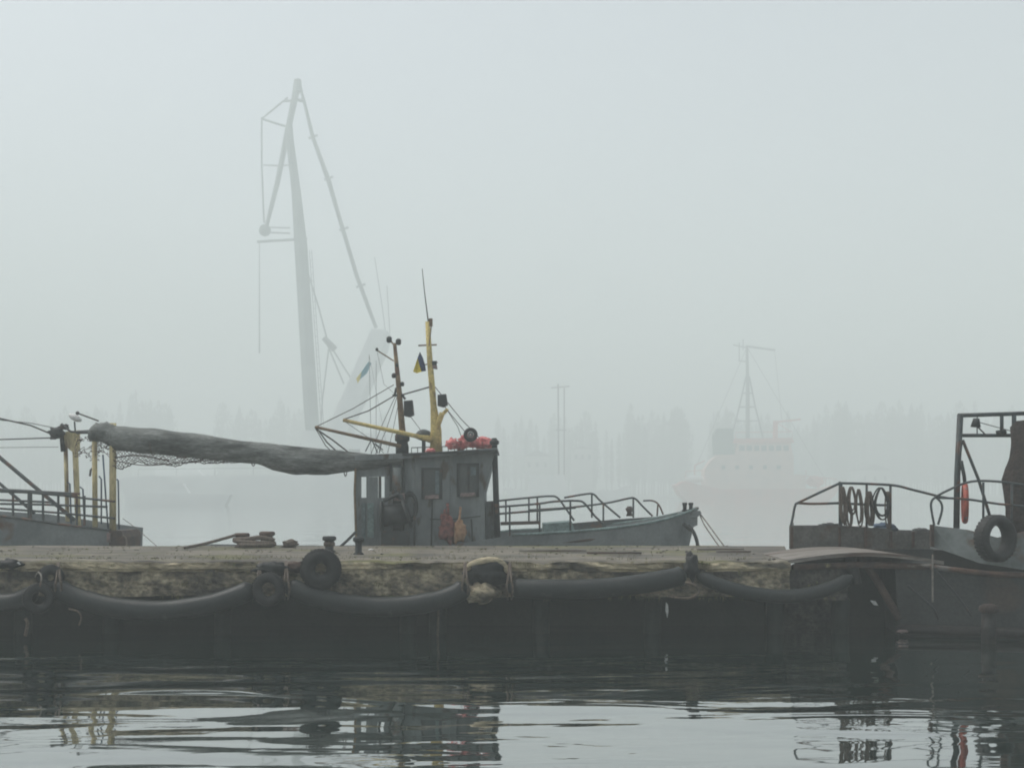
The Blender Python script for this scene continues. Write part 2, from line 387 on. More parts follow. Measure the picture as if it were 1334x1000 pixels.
tyre(66, 752, 21.75, 17, 'dark tyre jammed under the coping above the worn one, at the left end', tilt=.35, rr=.38)
# crumpled rubber pads and knots
def lump(px, py, d, sx, sz, m, label, cat, name, seed, sy=.16, grp=None):
    c = P(px, py, d); q = MB().ell(c, (S(sx, d), sy, S(sz, d)), 22, 14, .55, seed)
    return tag(q.build(name, m, None, True), label, cat, grp)
lump(352, 741, 21.85, 22, 9, M_rubber, 'crumpled rubber pad on the pier edge above the smaller tyre', 'rubber pad', 'rubber_pad', 3.1)
lump(636, 745, 21.9, 27, 17, M_rubber, 'dark crumpled rubber pad in the arch of the broken coping below the wheelhouse', 'rubber pad', 'rubber_pad', 5.7)
lump(628, 772, 21.85, 21, 12, M_face, 'pale boulder stuck under the dark rubber pad', 'stone', 'boulder', 9.2, .22)
q = MB().tube(smooth_pts([P(608, 742, 21.9), P(616, 734, 21.85), P(636, 729, 21.8), P(652, 732, 21.85), P(662, 744, 21.9)], 5), .06, 8)
tag(q.build('stone_arch', M_cap, None, True), 'curved pale lip of stone over the dark rubber pad', 'stone')
lump(901, 738, 21.85, 9, 16, M_rubber, 'dark knotted lashing where two fender hoses meet below the bow', 'lashing', 'lashing', 2.2, .14)
lump(12, 734, 21.9, 16, 6, M_rubber, 'flat dark rubber scrap on the coping at the left edge', 'rubber pad', 'rubber_pad', 8.8)
lump(385, 738, 21.95, 14, 7, M_rust, 'rusty crumpled scrap between the two tyres on the edge', 'scrap', 'scrap_metal', 7.3, .1)
def rope(pts, r, label, name='mooring_rope', m=None, cat='rope', k=6, grp=None):
    pp = smooth_pts([P(*p) for p in pts], k)
    return tag(MB().tube(pp, r, 7).build(name, m or M_rope, None, True), label, cat, grp)
rope([(46, 752, 21.7), (50, 745, 21.55), (54, 752, 21.45), (52, 764, 21.4)], .015, 'pale rope loop tying the worn tyre at the left end', m=M_plank)
rope([(90, 793, 21.5), (101, 796, 21.45), (106, 804, 21.45), (103, 814, 21.45)], .018, 'short loose rope end hanging under the left fender hose')
rope([(33, 805, 21.5), (36, 812, 21.5), (33, 828, 21.5)], .03, 'thick frayed rope end hanging below the worn tyre')
rope([(570, 780, 22.3), (571, 800, 22.3), (570, 829, 22.3)], .02, 'thin rope hanging straight down from hose into the dark below the wheelhouse')
rope([(893, 758, 21.6), (905, 762, 21.5), (910, 772, 21.5), (896, 779, 21.5), (870, 776, 21.6)], .025, 'slack rope drooping under the hose joint below the bow')
q = MB(); c = P(869, 793, 22.3); q.add([c + Vector((-.02, 0, .13)), c + Vector((.02, 0, .08)), c + Vector((.03, .02, -.05)), c + Vector((.005, 0, -.17)), c + Vector((-.03, .02, -.02)), c + Vector((0, .05, 0))], [(0, 1, 2, 3, 4), (0, 5, 1), (1, 5, 2), (2, 5, 3), (3, 5, 4), (4, 5, 0)])
tag(q.build('rag', M_white), 'small white rag hanging in the dark under the hoses', 'rag')
q = MB(); c = P(1139, 785, 22.6); q.add([c + Vector((-.08, 0, .05)), c + Vector((.02, 0, .04)), c + Vector((.08, .02, -.05)), c + Vector((-.01, 0, -.04)), c + Vector((0, .05, 0))], [(0, 1, 2, 3), (0, 4, 1), (1, 4, 2), (2, 4, 3), (3, 4, 0)])
tag(q.build('rag', M_white), 'small white scrap caught in the dark beside the rusty strut', 'rag')

for x, y, lb_ in ((338, 752, 'dark rope tie holding the left hose end beside the smaller tyre'), (373, 752, 'dark rope tie holding the hose end right of the smaller tyre'), (606, 750, 'dark rope tie at the hose end left of the stone arch'), (664, 752, 'dark rope tie at the hose end right of the stone arch'), (76, 750, 'dark rope tie at the hose end near the worn tyre')):
    q = MB()
    for k in (-2, 2): q.tube(smooth_pts([P(x + k * .3, 733, 21.95), P(x + k, y, 21.62), P(x + k * 2, y + 14, 21.58), P(x + k * 1.5, y + 24, 21.68), P(x + k, y + 28, 21.85)], 4), .022, 6)
    q.tube([P(x - 1, 733, 21.97), P(x + 1, 733, 21.97)], .03, 6)
    tag(q.build('rope_tie', M_rope, None, True), lb_, 'rope tie', 'rope ties of the fender hoses')
# bollards
def bollard(px, ytop, ybase, wpx, label, m, band=None):
    zb = PZ; d = (HC - zb) * F / (ybase - HY); c = P(px, ybase, d); h = S(ybase - ytop, d); r = S(wpx / 2, d)
    t = thing('bollard', c, label, 'bollard', 'bollards on the pier')
    MB().lathe(c, [(r * 1.15, 0), (r * 1.15, .02), (r * .75, .05), (r * .72, h * .6), (r * .85, h * .72)], 20).build('shaft', m, t, True)
    MB().lathe(c + Vector((0, 0, h * .70)), [(r * .9, 0), (r * 1.2, h * .08), (r * 1.22, h * .22), (r * 1.0, h * .3)], 20).build('head', m, t, True)
    if band: MB().lathe(c + Vector((0, 0, h * .38)), [(r * .78, 0), (r * 1.0, .02), (r * 1.0, h * .2), (r * .86, h * .28)], 18).build('rope_band', band, t, True)
    return t
bollard(429, 698, 719, 15, 'squat iron bollard with a pale rope band behind the big tyre', M_dkmet, M_rope)
bollard(467, 699, 722, 12, 'slim black bollard at the foot of the wheelhouse shelter', M_dkmet)
t1 = bollard(315, 694, 712.5, 17, 'brown bollard at the far edge with the rope leading left', M_rust, M_rope)
t2 = bollard(348, 692, 712.5, 17, 'brown bollard at the far edge, right one of the roped pair', M_rust, M_rope)
rope([(358, 704, 27.2), (340, 700, 27.15), (322, 702, 27.15), (305, 703, 27.2), (318, 706, 27.1), (345, 707, 27.1), (358, 708, 27.2), (340, 710, 27), (312, 710, 27)], .055, 'thick rope wound between the roped pair of bollards')
rope([(306, 697, 27.2), (285, 703, 27.2), (262, 709, 27), (240, 713, 26.5)], .035, 'thick rope slanting down left from the roped bollards to the pier')
lump(378, 708, 27.4, 10, 5, M_rope, 'small heap of rope right of the roped bollards', 'rope', 'rope_heap', 1.5, .15)
lump(483, 716.5, 26.1, 4, 1.6, M_white, 'crumpled white litter beside the slim black bollard', 'litter', 'litter', 1.9, .05)
lump(23, 734, 21.88, 3, 2, M_white, 'small white scrap on the coping beside the flat rubber', 'litter', 'litter', 4.9, .04)
for i, (x, y, L, a, lb) in enumerate(((938, 717, 1.0, .05, 'pale weathered board lying flat on the pier right of the bow'), (955, 720, .7, -.08, 'short pale board lying in front of the weathered one right of the bow'),
                                  (720, 719, 1.4, .03, 'long grey board lying on the pier below the bow railings'), (800, 722, 1.1, -.05, 'thin dark board on the pier edge left of the hose joint'))):
    d = (HC - PZ) * F / (y - HY); c = P(x, y, d)
    tag(MB().box((c.x, c.y, PZ + .035), (L, .16, .035), a).build('board', M_plank if i != 3 else M_rust), lb, 'board')
rope([(912, 669, 31), (922, 682, 30.2), (935, 700, 29), (944, 712, 28)], .016, 'taut mooring rope from the bow down to the pier')
rope([(912, 671, 31), (918, 684, 30), (930, 702, 29), (938, 713, 27.8)], .016, 'slacker mooring rope close beside the taut one at the bow')

# ------------------------------------------------------------------ hull builder
def hull(m, st, deck=.45, th=.06):
    "stations: (x_bottom, x_top, y_centre, half_beam, z_top); open boat with bulwark and deck"
    rows = []
    for xb, xt, yc, hb, zt in st:
        def X(z): return xb + (xt - xb) * (z + .5) / (zt + .5)
        o = [(0.0, -.5), (.62, -.35), (.86, .15), (.95, .7), (1.0, zt)]
        sec = [(X(z), yc - hb * k, z) for k, z in reversed(o)] + [(X(z), yc + hb * k, z) for k, z in o[1:]]
        hi = max(hb - th, .01); zd = zt - deck
        inn = [(X(zt), yc + hi, zt), (X(zt), yc + hi * .98, zd), (X(zt), yc - hi * .98, zd), (X(zt), yc - hi, zt)]
        rows.append(sec + inn)
    k = len(rows[0]); vs = [v for r in rows for v in r]; fs = []
    for i in range(len(rows) - 1):
        for j in range(k):
            j2 = (j + 1) % k; fs.append((i * k + j, i * k + j2, (i + 1) * k + j2, (i + 1) * k + j))
    fs.append(tuple(range(9))); fs.append(tuple((len(rows) - 1) * k + j for j in range(8, -1, -1)))
    return m.add(vs, fs)

# ------------------------------------------------------------------ centre trawler
b = thing('fishing_boat', (-1.5, 31, 0), 'grey fishing boat with wheelhouse and yellow mast moored behind the pier, bow to the right', 'fishing boat')
ST = [(-7.8, -8.1, 31, 1.25, 1.28), (-5, -5, 31, 1.6, 1.22), (-2, -2, 31, 1.7, 1.28), (-.9, -.9, 31, 1.7, 1.48), (0, 0, 31, 1.7, 1.61), (.9, .9, 31, 1.66, 1.65), (1.9, 1.95, 31, 1.52, 1.72), (2.8, 2.95, 31, 1.25, 1.82), (3.5, 3.75, 31, .9, 1.95), (3.9, 4.35, 31, .5, 2.10), (4.15, 4.8, 31, .08, 2.24)]
hull(MB(), ST, .42).build('hull', M_hull, b)
for sgn in (-1, 1):
    pts = [Vector((s[1], s[2] + sgn * s[3], s[4] + .02)) for s in ST[(4 if sgn < 0 else 2):]]
    MB().tube(smooth_pts(pts, 3), .035, 8).build('gunwale', M_teal, b, True)
MB().tube([(-5, 29.36, .95), (0, 29.32, 1.3), (1.9, 29.5, 1.5), (3.3, 30.05, 1.7)], .035, 6).build('rubbing_strake', M_rust, b, True)
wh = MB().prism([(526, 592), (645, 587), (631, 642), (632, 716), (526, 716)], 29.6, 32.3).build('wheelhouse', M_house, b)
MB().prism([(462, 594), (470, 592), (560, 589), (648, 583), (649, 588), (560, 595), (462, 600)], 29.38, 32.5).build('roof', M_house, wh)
MB().prism([(524, 590), (648, 585.5), (648, 588), (524, 593)], 29.34, 29.375).build('roof_trim', M_dkmet, wh)
# windows
for (x0, x1, y0, y1, tl) in ((549, 576, 609, 650, 0), (595, 624, 603, 647, 0)):
    fr = MB()
    t = 3
    for (a, b_, c, d) in ((x0, x1, y0, y0 + t), (x0, x1, y1 - t, y1), (x0, x0 + t, y0 + t, y1 - t), (x1 - t, x1, y0 + t, y1 - t)):
        fr.prism([(a, c), (b_, c), (b_, d), (a, d)], 29.56, 29.61)
    wf = fr.build('window_frame', M_dkmet, wh)
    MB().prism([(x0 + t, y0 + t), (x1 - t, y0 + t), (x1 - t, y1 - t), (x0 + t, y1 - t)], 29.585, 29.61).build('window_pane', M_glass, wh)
    MB().prism([(x0 + 5, y1 - 5), (x1 - 5, y1 - 6), (x1 - 4, y1 - 1), (x0 + 4, y1)], 29.50, 29.555).build('window_sill', M_sill, wh)
MB().prism([(567, 613), (572, 613), (572, 643), (567, 643)], 29.575, 29.584).build('painted_reflection', M_refl_panel, wh)  # reflection streak on the pane, painted as a pale strip
MB().prism([(609, 607), (611.5, 607), (611.5, 643), (609, 643)], 29.57, 29.584).build('window_bar', M_dkmet, wh)
MB().prism([(613, 608), (620, 608), (620, 618), (613, 620)], 29.578, 29.584).build('painted_reflection', M_refl_panel, wh)  # pale patch painted on the pane as reflection detail
for x in (541, 586): MB().tube([P(x, 594, 29.595), P(x, 712, 29.595)], .012, 5).build('weld_seam', M_house, wh)
# weld seams, rust streaks and a hand rail on the side
hr = MB().tube([P(560, 676, 29.5), P(590, 676, 29.5), P(626, 672, 29.5)], .014, 6)
for x, y in ((561, 676), (592, 676), (625, 672)): hr.tube([P(x, y, 29.5), P(x, y, 29.62)], .012, 5)
hr.tube([P(563, 648, 29.54), P(562, 712, 29.54)], .02, 6).tube([P(614, 676, 29.54), P(616, 712, 29.54)], .018, 6)
hr.build('hand_rail', M_dkmet, wh)
# open shelter aft of the wheelhouse
sh = MB()
sh.prism([(463, 600), (470, 600), (470, 716), (463, 716)], 29.6, 29.72)
sh.prism([(470, 600), (526, 598), (526, 620), (470, 621)], 29.62, 29.70)
sh.prism([(470, 648), (478, 648), (478, 716), (470, 716)], 29.62, 29.70)
sh.prism([(478, 621), (492, 621), (492, 716), (478, 716)], 29.60, 29.71)
sh.prism([(492, 648), (504, 648), (504, 716), (492, 716)], 29.62, 29.70)
sh.prism([(501, 620.6), (511, 620.4), (511, 716), (504, 716), (504, 648), (501, 648)], 29.60, 29.71)
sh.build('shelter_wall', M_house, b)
q = MB()
for x in (464, 479, 495): q.tube([P(x, 600, 32.2), P(x, 700, 32.2)], .04, 6)
q.build('shelter_post', M_rail, b)
MB().prism([(478.5, 655), (487, 655), (487, 700), (478.5, 700)], 29.57, 29.597).build('shelter_panel', M_teal, b)
MB().prism([(471, 655), (476, 655), (476, 705), (471, 705)], 29.58, 29.615).build('shelter_panel', M_refl_panel, b)
MB().tube([P(517, 609, 29.45), P(517, 642, 29.45)], .11, 14).build('exhaust_drum', M_bulw, b, True)
MB().tube([P(463.5, 602, 29.5), P(462, 640, 29.5), P(464, 708, 29.5)], .03, 6).build('shelter_pipe', M_brown, b)
MB().tube([P(525, 598, 29.5), P(525, 714, 29.5)], .035, 6).tube([P(509, 602, 29.5), P(509, 640, 29.5)], .03, 6).build('door_frame', M_dkmet, b)
q = MB().torus(P(534, 660, 29.48), .17, .035, 'Y', 24, 8, sz=1.9); q.build('hatch_ring', M_dkmet, b, True)
MB().prism([(509, 640), (527, 640), (527, 716), (503, 716), (503, 660)], 30.3, 30.4).build('shelter_bulkhead', M_dkmet, b)
MB().prism([(509, 600), (527, 600), (527, 641), (509, 641)], 31.0, 31.1).build('shelter_bulkhead', M_house, b)
# dark winch and heap in the shelter entrance
q = MB(); 
q.tube([P(498, 672, 29.2), P(530, 668, 29.25)], S(14, 29.2), 16); q.tube([P(496, 672, 29.2), P(499, 672, 29.2)], S(20, 29.2), 18); q.tube([P(529, 669, 29.2), P(532, 668, 29.2)], S(20, 29.2), 18)
q.build('winch_drum', M_dkmet, b, True)
q = MB(); q.box(P(515, 702, 29.2), (S(36, 29), .25, S(22, 29))); q.tube([P(500, 652, 29.1), P(520, 643, 29.1), P(528, 656, 29.1)], .05, 8); q.tube([P(512, 640, 29.2), P(523, 648, 29.2)], .07, 8)
q.tube([P(540, 655, 29.35), P(540, 714, 29.35)], .03, 6); q.build('winch_frame', M_dkmet, b)
MB().prism([(513, 642), (527, 642), (527, 652), (513, 652)], 29.3, 29.4).build('control_box', M_sill, b)
# post and locker in front of the wheelhouse
MB().tube([P(644, 574, 30), P(646, 640, 30), P(648, 704, 30)], [.07, .075, .085], 12).build('fore_post', M_dkmet, b, True)
q = MB(); q.lathe(P(644, 579, 30), [(.09, 0), (.12, .03), (.12, .09), (.08, .12)], 14); q.lathe(P(644, 572, 30), [(.06, -.05), (.075, 0), (.05, .03)], 14); q.build('post_cap', M_dkmet, b, True)
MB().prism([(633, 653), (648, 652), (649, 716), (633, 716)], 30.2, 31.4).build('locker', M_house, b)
# deck house hatch, bench
MB().prism([(708, 682), (745, 679), (752, 700), (708, 700)], 30.2, 31.6).build('hatch_coaming', M_teal, b)
MB().prism([(652, 680), (702, 678.5), (702, 682.5), (652, 684)], 30.0, 30.5).build('bench', M_rust, b)
# railings
def rails(px_lines, d, r, name, par, m, posts=()):
    q = MB()
    for ln in px_lines: q.tube(smooth_pts([P(x, y, d) for x, y in ln], 4), r, 7)
    for (x, y0, y1) in posts: q.tube([P(x, y0, d), P(x, y1, d)], r, 6)
    return q.build(name, m, par, True)
rails([[(650, 660), (700, 656), (722, 653), (752, 652), (762, 656), (775, 672), (786, 682)], [(650, 669), (700, 665), (750, 661)]], 29.4, .027, 'near_railing', b, M_rail,
      ((664, 659, 700), (703, 656, 697), (743, 653, 692)))
rails([[(650, 652), (690, 648), (715, 646), (726, 648), (737, 662), (748, 678)], [(735, 648), (765, 643), (774, 644), (782, 652), (808, 674)], [(690, 664), (740, 661), (790, 655), (818, 649), (827, 649), (836, 658), (850, 672)]], 32.3, .027, 'far_railing', b, M_rail,
      ((659, 652, 682), (689, 648, 680), (700, 648, 680), (771, 643, 674), (786, 655, 678), (825, 649, 674)))
rails([[(838, 652), (850, 652), (858, 657), (864, 670)], [(857, 657), (856, 672)]], 31.5, .022, 'bow_railing', b, M_rail)
q = MB(); q.lathe(P(892, 670, 31.0), [(.05, 0), (.05, .24), (.062, .25), (.062, .31)], 12); q.lathe(P(900, 670, 31.0), [(.05, 0), (.05, .24), (.062, .25), (.062, .31)], 12); q.box(P(896, 665, 31.0), (.3, .09, .05))
q.build('bitts', M_dkmet, b)
MB().prism([(738, 682), (800, 676.5), (880, 671), (896, 668), (896, 676), (738, 691)], 32.3, 32.42).build('far_bulwark', M_rail, b)
MB().prism([(886, 667), (912, 665), (914, 668), (908, 674), (886, 674)], 30.75, 31.25).build('stem_head', M_hull, b)
q = MB().tube(smooth_pts([P(896, 684, 30.5), P(903, 692, 30.45), (P(908, 705, 30.45)), P(909, 716, 30.45)], 4), .045, 8); q.tube([P(890, 682, 30.4), P(900, 690, 30.45)], .05, 8)
q.build('anchor', M_dkmet, b, True)
q = MB().lathe(P(820, 672, 31.6), [(.09, 0), (.06, .1), (.11, .18), (.05, .26)], 12); q.build('vent', M_rust, b, True)

# main mast
mm = MB().tube([P(568, 588, 31), P(568, 560, 31), P(565, 530, 31), P(560, 470, 31), P(557, 419, 31)], [.16, .145, .085, .075, .06], 14).build('main_mast', M_yel, b, True)
MB().tube([P(558, 420, 31), P(553, 380, 31), P(550, 350, 31)], [.018, .013, .008], 5).build('antenna', M_wire, mm)
q = MB().tube([P(545, 450, 31), P(569, 449, 31)], .022, 6); q.tube([P(561, 425, 31), P(561, 415, 31)], .05, 8); q.tube([P(562, 424, 30.9), P(559, 450, 30.9)], .015, 5); q.tube([P(547, 476, 31), P(570, 472, 31)], .015, 5); q.build('crosstree', M_brown, mm)
q = MB().tube([P(568, 560, 30.95), P(576, 538, 30.8)], .07, 8); q.build('lamp_bracket', M_yel, mm)
def flood(px, y0, y1, d, par, w=6):
    q = MB().prism([(px - w, y0 + 1), (px + w - 1, y0), (px + w + 1, y1 - 3), (px + 1, y1), (px - w, y1 - 2)], d - .14, d + .1)
    o = q.build('floodlight', M_dkmet, par); return o
flood(576, 513, 530, 30.7, mm)
q = MB().tube([P(571, 545, 31), P(583, 533, 30.9)], .05, 6).build('lamp_arm', M_yel, mm)
# aft mast
am = MB().tube([P(526, 592, 31), P(524, 560, 31), P(520, 510, 31), P(514, 447, 31)], [.10, .085, .07, .045], 12).build('aft_mast', M_brown, b, True)
MB().tube([P(508, 443, 31), P(514, 450, 31), P(519, 446, 31)], .025, 6).build('mast_fork', M_brown, am); MB().tube([P(513, 470, 31), P(491, 456, 31)], .018, 5).build('mast_arm', M_brown, am)
for (x, y, s) in ((507, 442, .07), (519, 445, .07), (491, 455, .035), (513, 489, .055), (524, 500, .05), (517, 475, .04)):
    MB().lathe(P(x, y, 30.95), [(s * .6, -s * 1.2), (s, -s * .8), (s, s * .6), (s * .5, s * 1.1)], 12).build('navigation_lamp', M_dkmet, am, True)
q = MB().box(P(519, 515, 31), (.3, .1, .05)); q.tube([P(514, 515, 31), P(516, 505, 31)], .03, 5); q.tube([P(528, 520, 31), P(519, 508, 31)], .03, 5); q.build('spreader', M_dkmet, am)
flood(532, 521, 543, 30.75, am, 6)
q = MB().lathe(P(524, 592, 30.95), [(.17, 0), (.17, .2), (.14, .32), (.19, .36), (.19, .5), (.1, .6)], 16); q.build('exhaust_pot', M_dkmet, b, True)
q = MB().lathe(P(552, 589, 31.3), [(.05, 0), (.05, .3), (.2, .36), (.22, .48), (.15, .56), (.04, .6)], 16); q.build('radar_dome', M_rail, b, True)
MB().tube([P(561, 572, 30.9), P(548, 569, 30.7), P(447, 547, 30)], [.10, .06, .045], 10).build('derrick_boom', M_yel, b, True)
MB().tube([P(522, 581, 30.6), P(411, 556, 29.6)], [.05, .035], 8).build('derrick_boom', M_brown, b, True)
q = MB()
for ln, r in (([(448, 546, 30), (480, 535, 30.5), (516, 514, 31)], .016), ([(411, 556, 29.6), (460, 532, 30.3), (513, 501, 31)], .011),
              ([(413, 558, 29.6), (426, 576, 29.8), (443, 592, 30)], .018), ([(411, 558, 29.6), (432, 572, 29.8), (458, 592, 30)], .02), ([(410, 556, 29.6), (424, 580, 29.8), (436, 592, 30)], .012),
              ([(517, 516, 31), (563, 503, 31)], .02), ([(566, 503, 31), (600, 545, 31), (637, 583, 31)], .011), ([(578, 528, 31), (604, 560, 31), (622, 585, 31)], .010), ([(580, 530, 31), (596, 555, 31), (606, 582, 31)], .009),
              ([(516, 514, 31), (497, 555, 31), (483, 592, 31)], .008), ([(518, 514, 31), (503, 560, 31), (489, 592, 31)], .008), ([(448, 548, 30), (480, 570, 30), (500, 590, 30)], .007),
              ([(533, 540, 31), (545, 556, 31), (556, 572, 31)], .008), ([(520, 520, 31), (512, 560, 31), (505, 590, 31)], .007), ([(491, 456, 31), (500, 500, 31), (513, 512, 31)], .004)):
    q.tube([P(*p) for p in ln], r, 5)
q.build('rigging', M_wire, b)
q = MB()
for ln in ([(476, 588), (484, 572)], [(484, 572), (492, 590)], [(489, 578), (499, 586)], [(494, 590), (497, 576)]): q.tube([P(x, y, 30.2) for x, y in ln], .015, 5)
q.build('roof_bracket', M_rail, b)
q = MB()
for i in range(14):
    x = 536 + i * 8; 
    if x > 640: break
    q.tube([P(x, 590 - (x - 536) * .045, 32.2), P(x, 583 - (x - 536) * .045, 32.2)], .012, 5)
q.tube([P(536, 583, 32.2), P(640, 579, 32.2)], .014, 5); q.build('roof_rail', M_rail, b)
# things on the roof
for i, (x, y, rx, rz, lb) in enumerate(((589, 578, 8, 7, 'faded red float on the wheelhouse roof next to the yellow mast'), (608, 575, 13, 9, 'large bright red float in the middle of the wheelhouse roof, under the little wheel'),
                             (630, 577, 12, 8, 'plump red float at the front end of the wheelhouse roof'), (600, 581, 8, 5, 'small pinkish float squeezed between the larger ones on the roof'))):
    c = P(x, y, 30.3 + .15 * i); t = thing('float', c - Vector((0, 0, S(rz, 30))), lb, 'float', 'red floats on the wheelhouse roof')
    MB().ell(c, (S(rx, 30), .17, S(rz, 30)), 26, 18, .55, i * 3.3).build('bladder', M_red, t, True)
    MB().torus(c, S(rx, 30) * .9, .012, 'Z', 20, 6, sz=.17 / S(rx, 30), sx=1).build('lashing', M_rope, t, True)
lump(561, 587, 30.2, 6, 3, M_red, 'small red rag bundle at the foot of the yellow mast', 'bundle', 'bundle', 2.7, .1)
c = P(613, 566, 30.1); t = thing('wheel', c - Vector((0, 0, .17)), 'small black wheel with pale hub standing on the red floats', 'wheel')
MB().torus(c, .13, .05, 'Y', 26, 10).build('tyre_ring', M_rubber, t, True)
MB().torus(c, .045, .03, 'Y', 18, 8).build('hub', M_bulw, t, True)
# flag
def flag(pts_b, pts_y, d, label, name='flag'):
    t = thing(name, P(*pts_b[-1], d), label, 'flag')
    def cloth(poly, m, nm):
        q = MB(); a = [P(x, y, d + .05 * math.sin(i * 2.1)) for i, (x, y) in enumerate(poly)]; n = len(a)
        bb = [p + Vector((0, .012, 0)) for p in a]; q.add(a + bb, [tuple(range(n)), tuple(range(2 * n - 1, n - 1, -1))] + [(i, (i + 1) % n, (i + 1) % n + n, i + n)[::-1] for i in range(n)])
        q.build(nm, m, t)
    cloth(pts_b, M_fb if d < 60 else M_ft, 'blue_band'); cloth(pts_y, M_fy, 'yellow_band'); return t
flag([(547, 458), (551, 466), (554, 476), (555, 483), (549, 484), (546, 474), (544, 466)], [(544, 466), (546, 474), (549, 484), (543, 486), (538, 484), (541, 475)], 30.9, 'small limp blue and yellow flag on the yellow mast')
t = thing('pennant', P(566, 481, 31), 'tiny dark and red pennant right of the yellow mast', 'pennant')
MB().prism([(561, 470), (569, 470), (569, 475), (561, 476)], 30.95, 30.97).build('dark_band', M_dkmet, t); MB().prism([(562, 476), (569, 475), (570, 481), (563, 480)], 30.95, 30.97).build('red_band', M_sill, t)
# red tarp and orange float against the wheelhouse
t = thing('tarpaulin', P(583, 706, 29.4), 'dull red folded tarpaulin hanging against the wheelhouse side', 'tarpaulin')
MB().ell(P(583, 690, 29.45), (S(9, 29.4), .10, S(16, 29.4)), 22, 18, .9, 4.4).ell(P(579, 678, 29.5), (S(5, 29.4), .07, S(11, 29.4)), 16, 12, .9, 1.4).ell(P(588, 697, 29.5), (S(5, 29.4), .07, S(10, 29.4)), 16, 12, .9, 6.4).build('cloth', M_redtarp, t, True)
MB().tube([P(583, 655, 29.5), P(584, 672, 29.45)], .035, 7).build('strap', M_redtarp, t, True)
lump(598, 692, 29.4, 8, 14, M_orng, 'dull orange cloth bundle beside the red tarpaulin', 'bundle', 'bundle', 3.6, .1)
rope([(600, 660, 29.45), (599, 672, 29.42), (597, 682, 29.4)], .03, 'orange strap holding the cloth bundle to the wheelhouse', 'strap', M_orng, 'strap')
rope([(463, 693, 29), (452, 704, 28.4), (443, 712, 28)], .035, 'dark mooring line from the shelter corner to the pier', m=M_dkmet)

# ------------------------------------------------------------------ net roll
nr = thing('net_roll', P(300, 600, 30), 'long grey rolled fishing net slung from the yellow posts to the wheelhouse', 'fishing net')
key = [(118, 566, 10, 8), (126, 562, 13, 12), (140, 564, 13, 13), (152, 571, 15, 16), (200, 575, 15, 16), (250, 580, 15, 16), (300, 586, 14, 15), (335, 590, 14, 14), (355, 595, 15, 17), (385, 600, 15, 18), (425, 602, 14, 16), (455, 601, 12, 13), (485, 601, 10, 9), (525, 598, 8, 5)]
vs = []; fs = []; n = 22; rows = []
for i in range(len(key) - 1):
    for j in range(10):
        t_ = j / 10; rows.append([key[i][k] * (1 - t_) + key[i + 1][k] * t_ for k in range(4)])
rows.append(list(key[-1]))
for x, y, ry, rz in rows:
    c = P(x, y, 29.9 - (x - 120) * .0008)
    for k in range(n):
        a = 2 * math.pi * k / n; dv = Vector((0, math.cos(a), math.sin(a)))
        q_ = 1 + .09 * fbm(c.x * 1.1, math.cos(a) * 1.0, math.sin(a) * 1.0, 3) + .03 * math.sin(a * 4 + c.x * 1.1) + .015 * math.sin(a * 9 - c.x * 2.3) + (.22 * fbm(c.x * 5, math.cos(a) * 2, math.sin(a) * 2, 3) if x < 150 else 0)
        vs.append((c.x, c.y + dv.y * S(ry, 30) * q_, c.z + dv.z * S(rz, 30) * q_))
for i in range(len(rows) - 1):
    for k in range(n):
        k2 = (k + 1) % n; fs.append((i * n + k, i * n + k2, (i + 1) * n + k2, (i + 1) * n + k))
fs.append(tuple(range(n))); fs.append(tuple((len(rows) - 1) * n + k for k in range(n)))
MB().add(vs, fs).build('bundle', M_net, nr, True)
q = MB()                                           # loose mesh drooping under the roll
W_, H_ = 74, 10; gp = {}
for i in range(W_ + 1):
    u = i / W_; x = 146 + 165 * u
    ytop = 585 + 14 * u; drop = (25 * (1 - u) ** .8 * (.8 + .35 * noise.noise(Vector((u * 7, 0, 0)))) + 1)
    for j in range(H_ + 1):
        v_ = j / H_
        gp[i, j] = P(x + random.uniform(-1.3, 1.3), ytop + drop * v_ + random.uniform(-1, 1), 29.85 + .25 * fbm(u * 6, v_ * 2, 1))
for i in range(W_):
    for j in range(H_):
        if (i + j) % 2 == 0: q.tube([gp[i, j], gp[i + 1, j + 1]], .008, 3, False)
        else: q.tube([gp[i, j + 1], gp[i + 1, j]], .008, 3, False)
for i in range(W_): q.tube([gp[i, H_], gp[i + 1, H_]], .012, 4, False)
q.build('loose_mesh', M_netx, nr)
q = MB(); 
for ln, r in (([(225, 592), (240, 596), (262, 589), (290, 597)], .02), ([(150, 600), (190, 606), (240, 602), (285, 598)], .013), ([(280, 598), (300, 595), (330, 600), (300, 603)], .01), ([(150, 596), (180, 593), (220, 600)], .02)):
    q.tube(smooth_pts([P(x, y, 29.7) for x, y in ln], 5), r, 6)
for x in (200, 262, 330, 400, 450):
    y = 575 + (x - 200) * .11
    MB().torus(P(x, y + 2, 29.85), S(15.5, 30), .014, 'X', 20, 5).build('lashing', M_rope, nr)
q.build('loose_twine', M_netx, nr)

